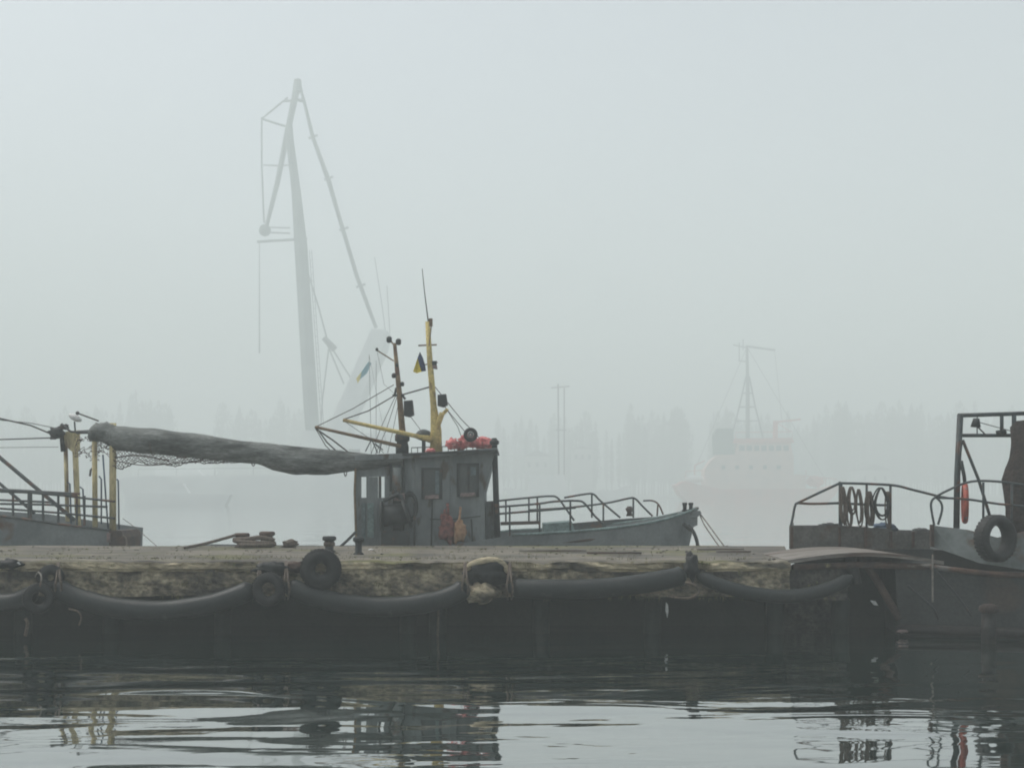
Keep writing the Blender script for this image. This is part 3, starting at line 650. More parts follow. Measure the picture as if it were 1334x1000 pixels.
# ------------------------------------------------------------------ left boat
lb = thing('fishing_boat', (-14, 31, 0), 'grey boat at the left edge with railing and four tall cream yellow stern posts', 'fishing boat')
LS = [(-26, -26.5, 31, .4, 2.9), (-22, -22, 31, 1.3, 2.6), (-18, -18, 31, 1.55, 2.4), (-15, -15, 31, 1.6, 2.22), (-12.6, -12.6, 31, 1.55, 2.08), (-11.2, -11.2, 31, 1.45, 1.88), (-10.0, -9.95, 31, 1.3, 1.72)]
hull(MB(), LS, .3).build('hull', M_hull, lb)
MB().tube(smooth_pts([Vector((s[1], s[2] - s[3] - .01, s[4] + .01)) for s in LS], 3), .03, 8).build('gunwale', M_rail, lb, True)
MB().prism([(142, 691), (158, 691), (161, 700), (160, 716), (142, 716)], 29.6, 31).build('stern_fairlead', M_rust, lb)
q = MB().tube(smooth_pts([P(160, 697, 29.5), P(165, 703, 29.4), P(165, 716, 29.3)], 4), .02, 6); q.build('stern_rope', M_rope, lb)
MB().prism([(139, 694), (143, 694), (143, 706), (139, 706)], 29.5, 29.6).build('name_plate', M_sill, lb)
for (x0, y0, x1, y1, d, r, mt) in ((147, 690, 147, 551, 29.9, .085, M_post), (124, 688, 123, 556, 29.9, .065, M_post), (102, 684, 97, 562, 31.9, .075, M_post), (88, 676, 85, 566, 31.9, .055, M_post)):
    o = MB().tube([P(x0, y0 + 3, d), P((x0 + x1) / 2, (y0 + y1) / 2, d), P(x1, y1, d)], r, 12).build('stern_post', mt, lb, True)
MB().prism([(85, 562), (103, 560), (103, 586), (97, 590), (91, 586), (85, 580)], 31.75, 31.83).build('gusset_plate', M_post, lb)
MB().tube([P(80, 563, 31.8), P(82, 588, 31.8)], .06, 8).build('sheave_block', M_dkmet, lb, True)
MB().tube([P(100, 563, 31.8), P(150, 560, 30)], .05, 8).build('gantry_beam', M_rail, lb, True)
q = MB()
for ln in ([(0, 640), (60, 642), (104, 648), (150, 653)], [(-60, 636), (0, 637), (104, 643)], [(0, 656), (60, 657), (140, 660)], [(-60, 650), (0, 651), (70, 654)], [(0, 662), (80, 668), (150, 675)]):
    q.tube([P(x, y, 29.65) for x, y in ln], .028, 7)
q.tube([P(-60, 634, 29.65), P(0, 637.5, 29.65), P(100, 646, 29.65)], .04, 8)
for x in (-40, -15, 17, 39, 56, 76, 100, 110): q.tube([P(x, 640 + max(0, x) * .05, 29.65), P(x, 674 + max(x, 0) * .11, 29.65)], .03 if x != 39 else .06, 7)
q.build('railing', M_rail, lb)
q = MB().tube([P(-30, 568, 30.6), P(0, 596, 30.5), P(50, 638, 30.3), P(97, 677, 30.1)], .05, 9); q.build('spar', M_rail, lb, True)
q = MB().tube([P(-30, 610, 30.4), P(0, 630, 30.3), P(45, 668, 30.1)], .04, 9); q.build('spar', M_rail, lb, True)
for ln in ([(152, 624), (154, 626), (155, 690)], [(88, 628), (91, 630), (93, 682)], [(104, 634), (108, 637), (110, 686)], [(134, 592), (138, 650), (141, 690)], [(129, 620), (132, 624), (132, 682)]):
    MB().tube([P(x, y, 29.75) for x, y in ln], .02, 6).build('hose', M_blue, lb, True)
q = MB()
for ln, r in (([(-20, 539), (0, 545), (40, 554), (76, 569)], .022), ([(-20, 545), (40, 551), (70, 557)], .010), ([(-20, 573), (40, 571), (72, 570)], .018), ([(-20, 583), (76, 582)], .007), ([(120, 610), (118, 612), (117, 620)], .03)):
    q.tube([P(x, y, 31.5) for x, y in ln], r, 5)
q.build('stay', M_wire, lb)
q = MB().ell(P(74, 564, 31.6), (.2, .14, .16), 14, 9, .6, 1).ell(P(84, 556, 31.6), (.12, .1, .08), 10, 7, .5, 4)
q.tube([P(80, 552, 31.5), P(92, 562, 31.5), P(120, 564, 30.3)], .03, 6); q.tube([P(66, 557, 31.5), P(80, 570, 31.5)], .03, 6); q.build('pulley_cluster', M_dkmet, lb, True)
# tangle near the top of the posts
q = MB()
random.seed(11)
for i in range(46):
    x = random.uniform(100, 146); y = random.uniform(566, 592); pts = [P(x, y, 30 + random.uniform(-.2, .6))]
    for k in range(4): x += random.uniform(-7, 7); y += random.uniform(-4, 6); pts.append(P(min(max(x, 98), 150), min(y, 600), 30 + random.uniform(-.2, .6)))
    q.tube(smooth_pts(pts, 3), .008, 4)
tag(q.build('tangled_line', M_netx), 'tangle of thin line and net caught between the cream yellow posts', 'fishing line')
# tilted floodlight on a stalk
fl = thing('floodlight', P(97, 560, 30.9), 'tilted white floodlight on top of the cream yellow posts', 'floodlight')
q = MB().ell(P(98, 544, 30.9), (S(8.5, 31), .12, S(4.5, 31)), 18, 10); 
for v in q.v:
    dx = v.x - P(98, 544, 30.9).x; v.z -= dx * .38
q.build('shade', M_white, fl, True)
MB().tube([P(97, 549, 30.9), P(98, 561, 31)], .02, 6).build('stalk', M_rail, fl)
q = MB().tube([P(101, 538, 30.8), P(128, 548, 30.3)], .022, 6); q.ell(P(101, 538, 30.8), (.05, .05, .05), 10, 7); tag(q.build('boat_hook', M_wire, None, True), 'dark rod with a knob sticking up beside the white floodlight', 'rod')
rope([(160, 675, 29.6), (180, 690, 29), (205, 712, 28.1)], .008, 'thin mooring line from the stern posts down to the pier')

# ------------------------------------------------------------------ right side: gangway, workboat behind, rusty boat in front
gw = MB()
vs = []; fs = []
for i in range(13):
    u = i / 12; x = P(1022, 0, 22.3).x + (P(1222, 0, 22.3).x - P(1022, 0, 22.3).x) * u; z = 1.42 + .15 * math.sin(math.pi * u) ** 1 - .02 * u
    for (y, dz) in ((22.0, 0), (24.4, 0), (24.4, -.07), (22.0, -.07)): vs.append((x, y, z + dz))
for i in range(12):
    for k in range(4): fs.append((i * 4 + k, i * 4 + (k + 1) % 4, (i + 1) * 4 + (k + 1) % 4, (i + 1) * 4 + k))
fs += [(0, 1, 2, 3), (51, 50, 49, 48)]
gt = thing('gangway', (6.6, 23.2, 1.3), 'pale weathered plank gangway from the pier end to the rusty boat', 'gangway')
MB().add(vs, fs).build('deck_planks', M_plank, gt)
for y in (22.15, 24.2): MB().tube([(P(1030, 0, 22.3).x, y, 1.28), (6.5, y, 1.33), (P(1215, 0, 22.3).x, y, 1.28)], .06, 8).build('beam', M_rust, gt)
st_ = MB().tube([P(1118, 722, 22.6), P(1140, 752, 22.5), P(1172, 806, 22.3)], .07, 8); tag(st_.build('strut', M_rust, None, True), 'rusty slanting strut between the pier end and the boat', 'strut')
st_ = MB().tube([P(1106, 726, 22.3), P(1112, 742, 22.2), P(1116, 760, 22.2)], .1, 8); tag(st_.build('lashing', M_rubber, None, True), 'dark lashing hanging at the end of the thin fender hose', 'lashing')

wb2 = thing('workboat', (9, 26, 0), 'low rusty brown workboat behind the gangway with rope coils on its railing', 'workboat')
q = MB()
z1 = 1.92; X0 = P(1030, 0, 24.6).x; X1 = P(1030, 0, 27.4).x
q.add([(X0 + .45, 24.62, -.3), (12, 24.62, -.3), (12, 27.4, -.3), (X1 + .45, 27.4, -.3), (X0, 24.6, 1.5), (12, 24.6, 1.5), (12, 27.42, 1.5), (X1, 27.42, 1.5)], [(0, 1, 5, 4), (1, 2, 6, 5), (2, 3, 7, 6), (3, 0, 4, 7), (4, 5, 6, 7), (3, 2, 1, 0)])
q.build('hull', M_barge, wb2)
q = MB()
q.prism([(1029, 684), (1095, 684), (1130, 687), (1158, 688), (1165, 692), (1212, 692), (1212, 714.5), (1029, 714.5)], 24.6, 24.67)
q.add([(X0 - .015, 24.61, 1.5), (X1 - .015, 27.35, 1.5), (X1 - .015, 27.35, 1.98), (X0 - .015, 24.61, 1.98), (X0 + .06, 24.61, 1.5), (X1 + .06, 27.35, 1.5), (X1 + .06, 27.35, 1.98), (X0 + .06, 24.61, 1.98)], [(0, 1, 2, 3), (4, 7, 6, 5), (3, 2, 6, 7), (0, 3, 7, 4), (1, 5, 6, 2), (0, 4, 5, 1)]); q.prism([(1030, 686), (1212, 691), (1212, 708), (1030, 708)], 27.36, 27.43)
q.build('bulwark', M_bulw2, wb2)
q = MB()
for x in (1032, 1094, 1128, 1161, 1190): MB().prism([(x - 1.5, 686 if x < 1160 else 692), (x + 1.5, 686 if x < 1160 else 692), (x + 1.5, 712), (x - 1.5, 713)], 24.55, 24.597).build('rib', M_rust, wb2)
rails([[(1030, 686), (1033, 672), (1036, 658), (1043, 653), (1094, 629)], [(1040, 655), (1060, 656), (1094, 655)], [(1094, 629), (1130, 630), (1165, 632), (1190, 638), (1222, 646)], [(1094, 655), (1130, 657), (1160, 658)]], 24.64, .026, 'railing', wb2, M_rail,
      ((1094, 627, 686), (1096, 629, 686), (1129, 630, 688), (1160, 632, 690)))
lump(1080, 684, 25.2, 12, 3, M_rubber, 'low dark heap behind the brown bulwark left of the rope coils', 'heap', 'heap', 1.1, .2)
lump(1152, 687, 25.2, 15, 6, M_blue, 'bluish grey heap of sheeting behind the bulwark under the big rope coil', 'sheeting', 'sheeting', 6.1, .25)
lump(1200, 692, 25.2, 12, 4, M_rubber, 'dark heap behind the bulwark right of the rope coils', 'heap', 'heap', 4.6, .2)
lump(1118, 686, 25.1, 12, 2.5, M_white, 'white bundle lying on the workboat behind its bulwark', 'bundle', 'bundle', 3.9, .15)
random.seed(5)
def coil(px, y0, y1, wpx, label, loops=5, m=M_rope):
    q = MB(); 
    for k in range(loops):
        x = px + random.uniform(-1.6, 1.6); d = 24.5 + random.uniform(-.07, .05); hw = wpx / 2 * random.uniform(.85, 1.1); yb = y1 + random.uniform(-5, 2)
        c = P(x, (y0 + yb) / 2, d); hh = S((yb - y0) / 2, d); n_ = 22; tw = random.uniform(-.5, .5)
        pts = []
        for i in range(n_ + 1):
            a = 2 * math.pi * i / n_; sh_ = .6 + .4 * (1 - math.sin(a)) / 2 * 2
            pts.append(Vector((c.x + S(hw, d) * math.cos(a) * min(sh_, 1.05), c.y + .05 * math.sin(a + tw) + tw * .1 * math.cos(a), c.z + hh * math.sin(a))))
        q.tube(pts, .015, 6)
    tag(q.build('rope_coil', m, None, True), label, 'rope coil', 'rope coils hung on the workboat railing')
coil(1148, 635, 675, 19, 'big round dark rope coil, rightmost on the workboat railing', 6, M_rubber)
coil(1098, 634, 682, 6, 'narrow brown rope coil hung right at the first railing post', 5)
coil(1110, 634, 668, 10, 'oval rope coil hanging open next to the narrow one by the first post', 4)
coil(1119, 637, 684, 7, 'long thin rope coil in the middle of the railing', 4)
coil(1133, 640, 686, 8, 'bushy reddish brown rope coil just left of the big round one', 9)
coil(1106, 650, 686, 7, 'short low hanging coil behind the open oval one', 4)
coil(1157, 640, 688, 5, 'thin loop of line against the last railing post by the big round coil', 3)

rb = thing('workboat', (10, 23, 0), 'rusty dark boat at the right edge with grey bulwark and pipe gantry', 'workboat')
q = MB()
for i in range(1): 
    A = [P(1166, 741, 22.3), P(1210, 739, 22.1), P(1300, 745, 21.8), P(1420, 748, 21.4)]; B = [P(1172, 832, 22.3), P(1215, 833, 22.1), P(1300, 836, 21.8), P(1420, 840, 21.4)]
    vs = A + B + [Vector((p.x + .3, 24.4, p.z)) for p in A] + [Vector((p.x + .3, 24.4, p.z)) for p in B]
    fs = [(i, i + 1, i + 5, i + 4) for i in range(3)] + [(8 + i + 1, 8 + i, 12 + i, 12 + i + 1) for i in range(3)] + [(i + 1, i, 8 + i, 9 + i) for i in range(3)] + [(0, 4, 12, 8), (3, 11, 15, 7)]
    q.add(vs, fs)
q.build('hull', M_barge, rb)
MB().tube([P(1166, 819, 22.26), P(1215, 820, 22.06), P(1300, 823, 21.76), P(1420, 827, 21.36)], .09, 8).build('rubbing_strake', M_boot, rb, True)
MB().tube([P(1163, 737, 22.2), P(1212, 736, 22.0)], .035, 8).build('deck_edge', M_plank, rb)
MB().tube([P(1212, 738, 21.95), P(1260, 744, 21.85), P(1300, 748, 21.75), P(1420, 752, 21.35)], .05, 8).build('deck_edge', M_rust, rb, True)
q = MB()
pa = [(1214, 684), (1262, 690), (1300, 700), (1345, 690), (1420, 690)]; pb = [(1214, 712), (1245, 722), (1275, 733), (1334, 742), (1420, 746)]
dd = [22.3, 22.05, 21.9, 21.7, 21.4]
a = [P(x, y, d) for (x, y), d in zip(pa, dd)]; bb = [P(x, y, d) for (x, y), d in zip(pb, dd)]
vs = a + bb + [p + Vector((0.02, .08, 0)) for p in a] + [p + Vector((0.02, .08, 0)) for p in bb]
fs = [(i, i + 5, i + 6, i + 1) for i in range(4)] + [(10 + i, 11 + i, 16 + i, 15 + i) for i in range(4)] + [(i, i + 1, 11 + i, 10 + i) for i in range(4)] + [(5 + i, 15 + i, 16 + i, 6 + i) for i in range(4)] + [(0, 10, 15, 5), (4, 9, 19, 14)]
q.add(vs, fs); q.build('bulwark', M_bulw, rb)
q = MB(); p0 = P(1216, 716, 22.45); q.add([p0, P(1420, 722, 21.7), P(1420, 722, 21.7) + Vector((0, 2.6, 0)), p0 + Vector((.75, 1.95, 0)), p0 - Vector((0, 0, .45)), P(1420, 722, 21.7) - Vector((0, 0, .4)), P(1420, 722, 21.7) + Vector((0, 2.6, -.4)), p0 + Vector((.75, 1.95, -.45))], [(0, 1, 2, 3), (4, 7, 6, 5), (0, 4, 5, 1), (1, 5, 6, 2), (2, 6, 7, 3), (3, 7, 4, 0)])
q.build('upper_deck', M_boot, rb)
q = MB()
q.prism([(1213, 683), (1217, 683), (1217, 712), (1213, 712)], 22.2, 22.28); q.build('corner_post', M_rust, rb)
rails([[(1217, 684), (1214, 668), (1213, 655), (1219, 647), (1240, 636), (1265, 627), (1300, 627), (1345, 633)], [(1219, 648), (1260, 650), (1300, 656), (1345, 660)], [(1220, 648), (1226, 655), (1227, 665), (1222, 683)]], 22.2, .022, 'railing', rb, M_rail,
      ((1281, 628, 690), (1318, 629, 698)))
rails([[(1222, 646), (1240, 649)], [(1222, 646), (1206, 642)]], 23.5, .018, 'side_chain', rb, M_wire)
# gantry of pipes
q = MB(); d = 23.0
q.tube([P(1251, 540, d), P(1247, 620, d), P(1246, 688, d)], .058, 10)
q.tube([P(1248, 541, d), P(1345, 538, d)], .04, 8); q.tube([P(1248, 567, d), P(1345, 567, d)], .035, 8)
q.tube([P(1305, 541, d), P(1305, 567, d)], .035, 7); q.tube([P(1321, 540, d), P(1321, 567, d)], .045, 8); q.tube([P(1273, 541, d), P(1273, 566, d)], .012, 5)
q.tube([P(1254, 573, d), P(1275, 625, d), P(1292, 680, d)], .03, 7)
q.tube([P(1345, 538, d + 1.2), P(1345, 567, d)], .03, 7)
q.build('gantry', M_rail, rb, True)
q = MB().tube([P(1302, 560, d - .1), P(1303, 566, d - .1)], .07, 10).ell(P(1308, 563, d - .1), (.05, .05, .06), 10, 7); q.tube([P(1272, 545, d - .05), P(1271, 556, d - .05)], [.06, .1], 8); q.tube([P(1270, 552, d - .05), P(1284, 566, d - .05)], .015, 5); q.tube([P(1276, 550, d), P(1320, 562, d)], .008, 5)
q.build('pulley_block', M_dkmet, rb, True)
q = MB().tube([P(1253, 575, d - .1), P(1250, 600, d - .1), P(1252, 612, d - .1)], .02, 6).tube([P(1252, 600, d - .1), P(1256, 620, d - .1), P(1257, 630, d - .1)], .035, 7); q.build('tackle', M_dkmet, rb, True)
# life ring seen nearly edge on
c = P(1257, 655, 22.75); t = thing('life_ring', c - Vector((0, 0, .4)), 'faded orange life ring hanging from the gantry post, seen almost edge on', 'life ring')
MB().torus(c, .345, .05, 'Y', 32, 12, tilt=R(73)).build('ring', M_ring, t, True)
q = MB()
for a in (45, 135, 225, 315):
    z = .345 * math.sin(R(a)); x = .345 * math.cos(R(a)); q.ell((c.x + x * math.cos(R(73)), c.y + x * math.sin(R(73)), c.z + z), (.045, .056, .056), 12, 8)
q.build('band', M_sill, t, True)
tyre(1297, 701, 21.55, 31, 'large black tyre hung over the grey bulwark of the rusty boat', tilt=.42, rr=.23, wide=1.9)
# dark net hanging from the gantry
q = MB(); vs = []; fs = []
for i, (y, xl, xr) in enumerate(((548, 1326, 1352), (556, 1318, 1356), (575, 1318, 1358), (595, 1317, 1360), (610, 1312, 1360), (625, 1308, 1362), (645, 1309, 1362), (670, 1311, 1362), (688, 1313, 1360), (702, 1316, 1356))):
    cx, hw = (xl + xr) / 2, (xr - xl) / 2; c = P(cx, y, 22.75); n_ = 26
    for k in range(n_):
        a = 2 * math.pi * k / n_; q_ = 1 + .16 * fbm(math.cos(a) * 2, math.sin(a) * 2, c.z * 2.2, 4)
        vs.append((c.x + S(hw, 22.75) * math.cos(a) * q_, c.y + .26 * math.sin(a) * q_, c.z))
for i in range(9):
    for k in range(26): k2 = (k + 1) % 26; fs.append((i * 26 + k, i * 26 + k2, (i + 1) * 26 + k2, (i + 1) * 26 + k))
fs.append(tuple(range(26))); fs.append(tuple(9 * 26 + k for k in range(26)))
q.add(vs, fs); tag(q.build('hanging_net', M_netd, None, True), 'dark brown bundled fishing net hanging from the gantry at the right edge', 'fishing net')
rope([(1215, 738, 21.9), (1232, 758, 21.7), (1252, 782, 21.6), (1266, 803, 21.5)], .018, 'dark rope slanting down the rusty hull at the right', m=M_dkmet)
rope([(1182, 762, 21.95), (1200, 778, 21.9), (1216, 792, 21.8), (1222, 806, 21.8)], .02, 'short dark rope slanting down the left part of the rusty hull', m=M_dkmet)
rope([(1215, 722, 21.85), (1215, 760, 21.85), (1215, 784, 21.85)], .018, 'pale straight line hanging down the rusty hull', m=M_plank)
lump(1176, 822, 22.1, 7, 2, M_sill, 'small pinkish float at the waterline of the rusty hull', 'float', 'float', 2.9, .06)
pl = thing('mooring_pile', P(1289, 840, 21.2), 'short dark pile with wide cap standing in the water before the rusty boat', 'pile')
MB().tube([P(1288, 845, 21.2), P(1288, 796, 21.2)], [.13, .12], 12).build('shaft', M_boot, pl, True)
MB().lathe(P(1288, 798, 21.2), [(.12, 0), (.17, .03), (.16, .12), (.08, .16)], 14).build('cap', M_netd, pl, True)

# ------------------------------------------------------------------ far: floating crane
D = 320.0
cr = thing('floating_crane', P(420, 655, D), 'huge pale floating crane with folded jib fading into the fog', 'crane ship')
def bars(lines, dep=D, n=6):
    q = MB()
    for ln, r in lines: q.tube([P(x, y, dep) for x, y in ln], [S(v, dep) for v in r] if isinstance(r, tuple) else S(r, dep), n)
    return q
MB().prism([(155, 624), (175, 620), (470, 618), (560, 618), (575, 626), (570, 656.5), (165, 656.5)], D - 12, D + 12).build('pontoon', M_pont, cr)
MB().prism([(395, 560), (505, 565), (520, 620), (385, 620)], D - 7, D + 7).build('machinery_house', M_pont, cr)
bars([([(412, 620), (405, 530), (392, 320), (386, 250), (378, 185), (377, 160)], (9.5, 10, 9, 6.5, 5.5, 4)),]).build('mast', M_crane, cr)
bars([([(388, 108), (384, 128), (374, 175), (362, 235), (346, 300)], (5.5, 4.5, 4, 3.5, 2.5)), ([(378, 165), (386, 120)], 2.5)]).build('jib', M_crane, cr)
bars([([(380, 128), (398, 133)], 2.2), ([(370, 132), (396, 130)], 1.6), ([(388, 120), (388, 104)], (6, 5))]).build('jib_head', M_crane, cr)
bars([([(341, 155), (375, 127)], 1.2), ([(341, 155), (376, 166)], 1.4), ([(341, 153), (341, 215), (344, 290)], 1.1), ([(343, 215), (364, 216)], 1), ([(366, 216), (378, 215)], 1)]).build('luffing_stay', M_crane, cr)
MB().ell(P(345, 300, D), (S(8, D), S(6, D), S(8, D)), 12, 8).build('hook_block', M_crane, cr)
bars([([(335, 315), (400, 311)], 1.8), ([(348, 296), (378, 297)], 1), ([(350, 303), (378, 304)], 1), ([(396, 311), (396, 300)], 1)]).build('platform', M_crane, cr)
q = bars([([(391, 112), (408, 180), (428, 235), (444, 290), (465, 360), (490, 427)], (2, 3, 3.4, 3, 3, 2.6))])
for x, y in ((408, 178), (428, 232), (448, 298), (470, 372)): q.tube([P(x - 6, y + 2, D), P(x + 6, y - 2, D)], S(1.6, D), 5)
q.build('back_stay', M_crane, cr)
MB().prism([(484, 428), (504, 430), (500, 450), (458, 545), (445, 580), (405, 580), (432, 545)], D - 6, D + 6).build('a_frame', M_pont, cr)
bars([([(398, 345), (415, 400), (427, 445), (462, 500)], 1.1), ([(427, 450), (448, 500)], 1.1), ([(428, 455), (420, 520), (416, 590)], 1), ([(422, 440), (436, 455)], (4, 5)), ([(338, 315), (338, 400), (338, 460)], (.5, .8, 1)), ([(470, 520), (480, 440)], .7)]).build('hoist_rope', M_crane, cr)
q = MB()
for k in range(26):
    y = 330 + k * 9; x = 392 + (y - 320) * .062; q.tube([P(x + 11, y, D - 2), P(x + 14, y, D - 2)], S(.4, D), 4)
q.tube([P(403, 326, D - 2), P(419, 560, D - 2)], S(.5, D), 4); q.tube([P(406, 326, D - 2), P(422, 560, D - 2)], S(.5, D), 4)
q.build('ladder', M_crane, cr)
for x0, y0, x1, y1 in ((410, 585, 425, 600), (432, 585, 447, 600), (454, 585, 469, 600)): MB().prism([(x0, y0), (x1, y0), (x1, y1), (x0, y1)], D - 7.2, D - 7.01).build('window', M_glass, cr)
MB().tube([P(508, 612, D - 4), P(536, 612, D - 4)], S(7, D), 14).build('winch_drum', M_crane, cr)
bars([([(180, 620), (180, 611), (380, 609), (380, 618)], .5), ([(230, 619), (230, 610)], .5), ([(280, 619), (280, 610)], .5), ([(330, 619), (330, 610)], .5)]).build('deck_rail', M_crane, cr)
bars([([(488, 335), (498, 400), (502, 432)], .6), ([(504, 372), (508, 434)], .6)]).build('aerial', M_crane, cr)
fD = 120.0
mb_ = thing('boat', P(540, 677, fD), 'boat in the fog hidden behind the wheelhouse, only its thin mast with stays showing', 'boat')
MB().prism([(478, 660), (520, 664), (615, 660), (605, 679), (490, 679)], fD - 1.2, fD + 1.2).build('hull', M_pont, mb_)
bars([([(484, 672), (483, 560), (481, 462)], .45), ([(490, 672), (490, 470)], .4), ([(481, 463), (520, 665)], .2)], fD).build('mast', M_bulw, mb_)
flag([(480, 471), (484, 473), (478, 486), (469, 494), (471, 484)], [(471, 484), (469, 494), (466, 499), (464, 493)], fD, 'turquoise and yellow flag hanging on a thin mast in front of the crane frame')

# far red ship
D = 400.0
sp = thing('ship', P(1000, 653, D), 'dull red ship with tall mast fading into the fog at right', 'ship')
MB().prism([(880, 632), (893, 626), (915, 632), (940, 637), (1070, 636), (1096, 631), (1088, 645), (1080, 653), (896, 653), (886, 644)], D - 5, D + 5).build('hull', M_ship, sp)
MB().prism([(926, 600), (936, 592), (1034, 592), (1034, 618), (1050, 620), (1050, 637), (918, 637), (918, 612)], D - 3.5, D + 3.5).build('superstructure', M_shipw, sp)
MB().prism([(958, 571), (1032, 570), (1035, 576), (955, 577)], D - 4, D + 4).build('bridge_roof', M_ship, sp)
MB().prism([(960, 577), (1030, 577), (1033, 592), (958, 592)], D - 3, D + 3).build('bridge', M_shipw, sp)
for k in range(7): MB().prism([(963 + k * 9.6, 580), (970 + k * 9.6, 580), (970 + k * 9.6, 587), (963 + k * 9.6, 587)], D - 3.15, D - 3.01).build('window', M_glass, sp)
for k in range(5): MB().prism([(940 + k * 18, 606), (945 + k * 18, 606), (945 + k * 18, 611), (940 + k * 18, 611)], D - 3.65, D - 3.51).build('window', M_glass, sp)
MB().prism([(930, 566), (935, 558), (955, 558), (957, 592), (931, 592)], D - 2, D + 2).build('funnel', M_shipg, sp)
MB().ell(P(905, 624, D), (S(13, D), 1.5, S(5, D)), 16, 9).build('lifeboat', M_pont, sp)
MB().ell(P(1062, 627, D), (S(12, D), 2, S(7, D)), 12, 8, .4, 2).build('windlass', M_ship, sp)
bars([([(893, 626), (893, 614), (918, 612)], .6), ([(1036, 618), (1090, 624)], .6), ([(1050, 620), (1050, 612)], .5), ([(1075, 631), (1075, 622)], .5), ([(938, 592), (938, 584), (958, 584)], .5), ([(958, 571), (958, 563), (1032, 562), (1032, 570)], .5), ([(905, 620), (905, 606), (918, 600)], .9)], D).build('deck_rail', M_ship, sp)
bars([([(974, 573), (974, 500), (973, 450)], (3, 2.5, 1.6)), ([(953, 570), (963, 530), (972, 490)], 1.1), ([(994, 570), (984, 530), (976, 490)], 1.1), ([(964, 530), (984, 530)], 1), ([(968, 512), (980, 512)], 1), ([(959, 548), (989, 548)], .8)], D).build('mast', M_crane, sp)
bars([([(973, 451), (1010, 456)], 1.4), ([(955, 449), (973, 453)], .9), ([(962, 470), (975, 471)], .9), ([(963, 446), (963, 470)], .7), ([(968, 442), (968, 456)], .7)], D).build('yard', M_crane, sp)
bars([([(1010, 573), (1010, 548)], (3.5, 3)), ([(1008, 550), (1043, 546)], 1.2), ([(1010, 549), (1030, 562)], .5)], D).build('deck_crane', M_ship, sp)
bars([([(973, 452), (905, 612)], .35), ([(973, 452), (1075, 624)], .35), ([(1009, 456), (1020, 560)], .3)], D).build('rigging', M_crane, sp)
# small boat with mast near the shore
D = 400.0
fb = thing('boat', P(735, 656, D), 'faint small boat with a twin pole mast near the far shore', 'boat')
MB().prism([(655, 634), (700, 640), (800, 638), (822, 630), (812, 657), (668, 657)], D - 3, D + 3).build('hull', M_pont, fb)
MB().prism([(690, 618), (735, 618), (740, 640), (688, 640)], D - 2, D + 2).build('cabin', M_pont, fb)
bars([([(728, 620), (727, 500)], 1.2), ([(735, 620), (735, 505)], 1.0), ([(718, 505), (742, 503)], .9), ([(724, 560), (738, 560)], .8)], D).build('mast', M_rail, fb)
D = 372.0
fb = thing('boat', P(240, 653, D), 'faint pale motor boat near the shore behind the net roll', 'boat')

MB().prism([(205, 608), (255, 610), (268, 624), (200, 624)], 330, 334).build('cabin', M_pont, fb)
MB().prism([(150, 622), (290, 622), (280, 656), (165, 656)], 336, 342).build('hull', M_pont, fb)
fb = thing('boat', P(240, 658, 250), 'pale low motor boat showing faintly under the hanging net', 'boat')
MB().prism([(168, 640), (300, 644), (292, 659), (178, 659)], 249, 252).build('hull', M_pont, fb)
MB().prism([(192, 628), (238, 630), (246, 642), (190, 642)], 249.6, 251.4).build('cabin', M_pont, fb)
# shore buildings
def house(x0, x1, yt, D, label, hr=8, wins=3):
    t = thing('house', P((x0 + x1) / 2, 650, D), label, 'building', 'faint buildings on the far shore')
    MB().prism([(x0, yt), (x1, yt), (x1, 655), (x0, 655)], D, D + 14).build('wall', M_bld, t)
    MB().prism([(x0 - 2, yt), ((x0 + x1) / 2, yt - hr), (x1 + 2, yt)], D - .6, D + 14.6).build('roof', M_roof, t)
    for k in range(wins):
        x = x0 + (x1 - x0) * (k + .5) / wins; MB().prism([(x - 1.8, yt + 8), (x + 1.8, yt + 8), (x + 1.8, yt + 14), (x - 1.8, yt + 14)], D - .12, D - .01).build('window', M_glass, t)
house(684, 716, 594, 528, 'faint low house on the far shore left of the grey tower block')
house(746, 772, 584, 532, 'faint tall grey block on the far shore under the bow railings', 3)
house(560, 610, 606, 530, 'faint long house on the far shore hidden behind the wheelhouse', 6, 4)
house(1120, 1160, 612, 528, 'faint house on the far shore right of the red ship')

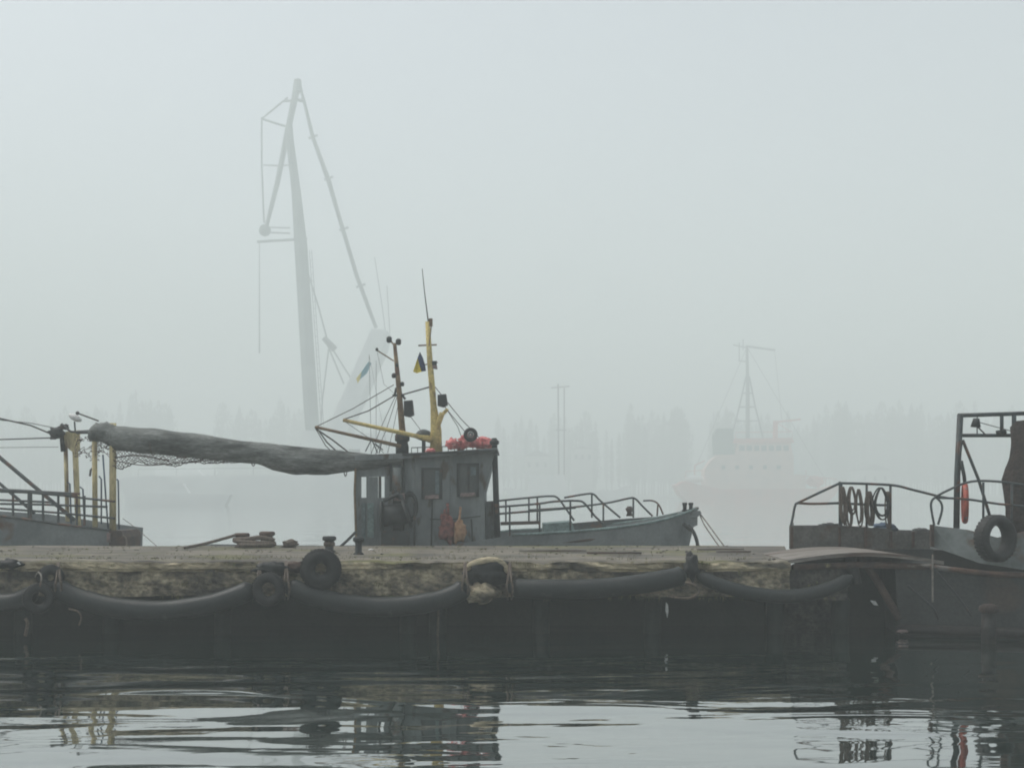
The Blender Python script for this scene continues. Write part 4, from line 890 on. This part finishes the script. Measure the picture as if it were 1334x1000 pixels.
# ------------------------------------------------------------------ far trees (poplars)
def poplar(seed, h, wd, lab):
    rnd = random.Random(seed); t = thing('poplar_tree', (0, 0, 0), lab, 'tree', 'trees along the far shore')
    q = MB().tube([(0, 0, -1), (.1, 0, h * .4), (-.1, .1, h * .8), (0, 0, h)], [.3, .22, .1, .03], 7)
    for k in range(26):
        z = h * rnd.uniform(.12, .85); a = rnd.uniform(0, 6.28); L = h * rnd.uniform(.1, .22); r0 = wd * rnd.uniform(.4, .95) * (1 - abs(z / h - .45))
        q.tube([(0, 0, z), (r0 * .6 * math.cos(a), r0 * .6 * math.sin(a), z + L * .45), (r0 * math.cos(a), r0 * math.sin(a), z + L)], [.1, .07, .02], 4)
    q.build('trunk', M_bark, t)
    c = MB()
    for k in range(1500):
        u = rnd.betavariate(1.5, 1.6); z = h * (.1 + .9 * u); prof = min(1, u * 5) * min(1, (1 - u) * 5) ** .7
        if noise.noise(Vector((seed, z * .35, k % 7))) < -.1: continue
        a = rnd.uniform(0, 6.28); rr = wd * prof * math.sqrt(rnd.random()) * (1 + .35 * noise.noise(Vector((math.cos(a) * 2 + seed, math.sin(a) * 2, z * .3))))
        p = Vector((rr * math.cos(a), rr * math.sin(a), z)); s = rnd.uniform(.28, .6)
        b1 = rnd.uniform(0, 6.28); u1 = Vector((math.cos(b1), math.sin(b1), rnd.uniform(-.3, .3))) * s * .6; u2 = Vector((rnd.uniform(-.3, .3), rnd.uniform(-.3, .3), 1)) * s * 1.6
        c.add([p - u1 * .5, p + u1 * .5, p + u2], [(0, 1, 2)])
    c.build('crown', M_leaf, t); return t
protos = [poplar(s, h, wd, '') for s, h, wd in ((1, 27, 1.5), (2, 24, 1.9), (3, 30, 1.3), (4, 21, 2.3), (5, 25, 1.15))]
random.seed(21)
spots = []
def row(x0, x1, step, ytop, jit, dist=(575, 640)):
    x = x0
    while x < x1:
        spots.append((x, ytop + random.uniform(-jit, jit) + (16 * noise.noise(Vector((x * .03, 2, 0)))) + random.choice((0, 0, 8, 16)), random.uniform(*dist))); x += step * .56 * random.uniform(.5, 1.5)
row(-10, 120, 10, 540, 14); row(125, 225, 8, 524, 12); row(285, 400, 9, 530, 14); row(420, 520, 12, 545, 12)
row(640, 720, 12, 548, 16); row(722, 780, 9, 535, 12); row(790, 815, 12, 565, 10); row(818, 898, 7, 538, 12); row(926, 950, 8, 535, 8)
row(985, 1030, 9, 545, 12); row(952, 985, 8, 540, 10); row(1030, 1062, 8, 548, 10); row(1062, 1100, 7, 538, 10); row(1098, 1150, 7, 530, 10); row(1152, 1200, 6, 532, 10); row(1200, 1256, 5.5, 536, 12); row(1255, 1345, 7, 530, 10)
first = {}
def where(x):
    for a, b_, s in ((-50, 122, 'far left behind the left boat'), (122, 240, 'above the cream yellow posts and net roll'), (240, 410, 'behind the crane mast'), (410, 600, 'behind the boat masts'), (600, 722, 'right of the wheelhouse'), (722, 785, 'around the thin twin mast'),
                     (785, 816, 'in the low gap left of the tall clump'), (816, 905, 'in the tall clump above the bow'), (905, 960, 'left of the red ship mast'), (960, 1050, 'right of the red ship mast'), (1050, 1152, 'above the rope coils'), (1152, 1202, 'left of the gantry'), (1202, 1252, 'beside the gantry post'), (1252, 1500, 'inside the gantry frame')):
        if a <= x < b_: return s
from collections import Counter
shape = ['slender', 'full', 'very tall narrow', 'broad', 'thin']
rows_ = []
for i, (x, yt, d) in enumerate(spots):
    k = random.choice((0, 1, 2, 4, 4, 0, 2, 3)); hh = (27, 24, 30, 21, 25)[k]
    rows_.append((x, yt, d, k, hh))
used = set()
seen = Counter()
for (x, yt, d, k, hh) in rows_:
    h = HC - (yt - HY) * d / F - 1.5; s = h / hh
    if k not in used: t = protos[k]; used.add(k)
    else: t = copy_tree(protos[k])
    t.location = P(x, 642, d); t.location.z = 1.6; t.scale = (s * random.uniform(.85, 1.15), s, s); t.rotation_euler.z = random.uniform(0, 6.28)
    t['label'] = shape[k] + ' poplar in the fog, ' + where(x)

# ------------------------------------------------------------------ haze: one closed box of even density
q = MB().box((0, 375, 58.5), (1400, 1060, 119))
hz = q.build('haze', None if False else bpy.data.materials.new('haze_air'), base=(0, 375, -1))
hm = hz.data.materials[0]; hm.use_nodes = True; n = hm.node_tree.nodes; l = hm.node_tree.links
for x in list(n):
    if x.type == 'BSDF_PRINCIPLED': n.remove(x)
pv = n.new('ShaderNodeVolumePrincipled'); pv.inputs['Color'].default_value = (*HAZE_COL, 1); pv.inputs['Density'].default_value = HAZE_DENSITY; pv.inputs['Anisotropy'].default_value = 0.0
l.new(pv.outputs[0], n['Material Output'].inputs['Volume'])
tag(hz, 'thick pale morning fog over the whole harbour', 'fog', kind='stuff')
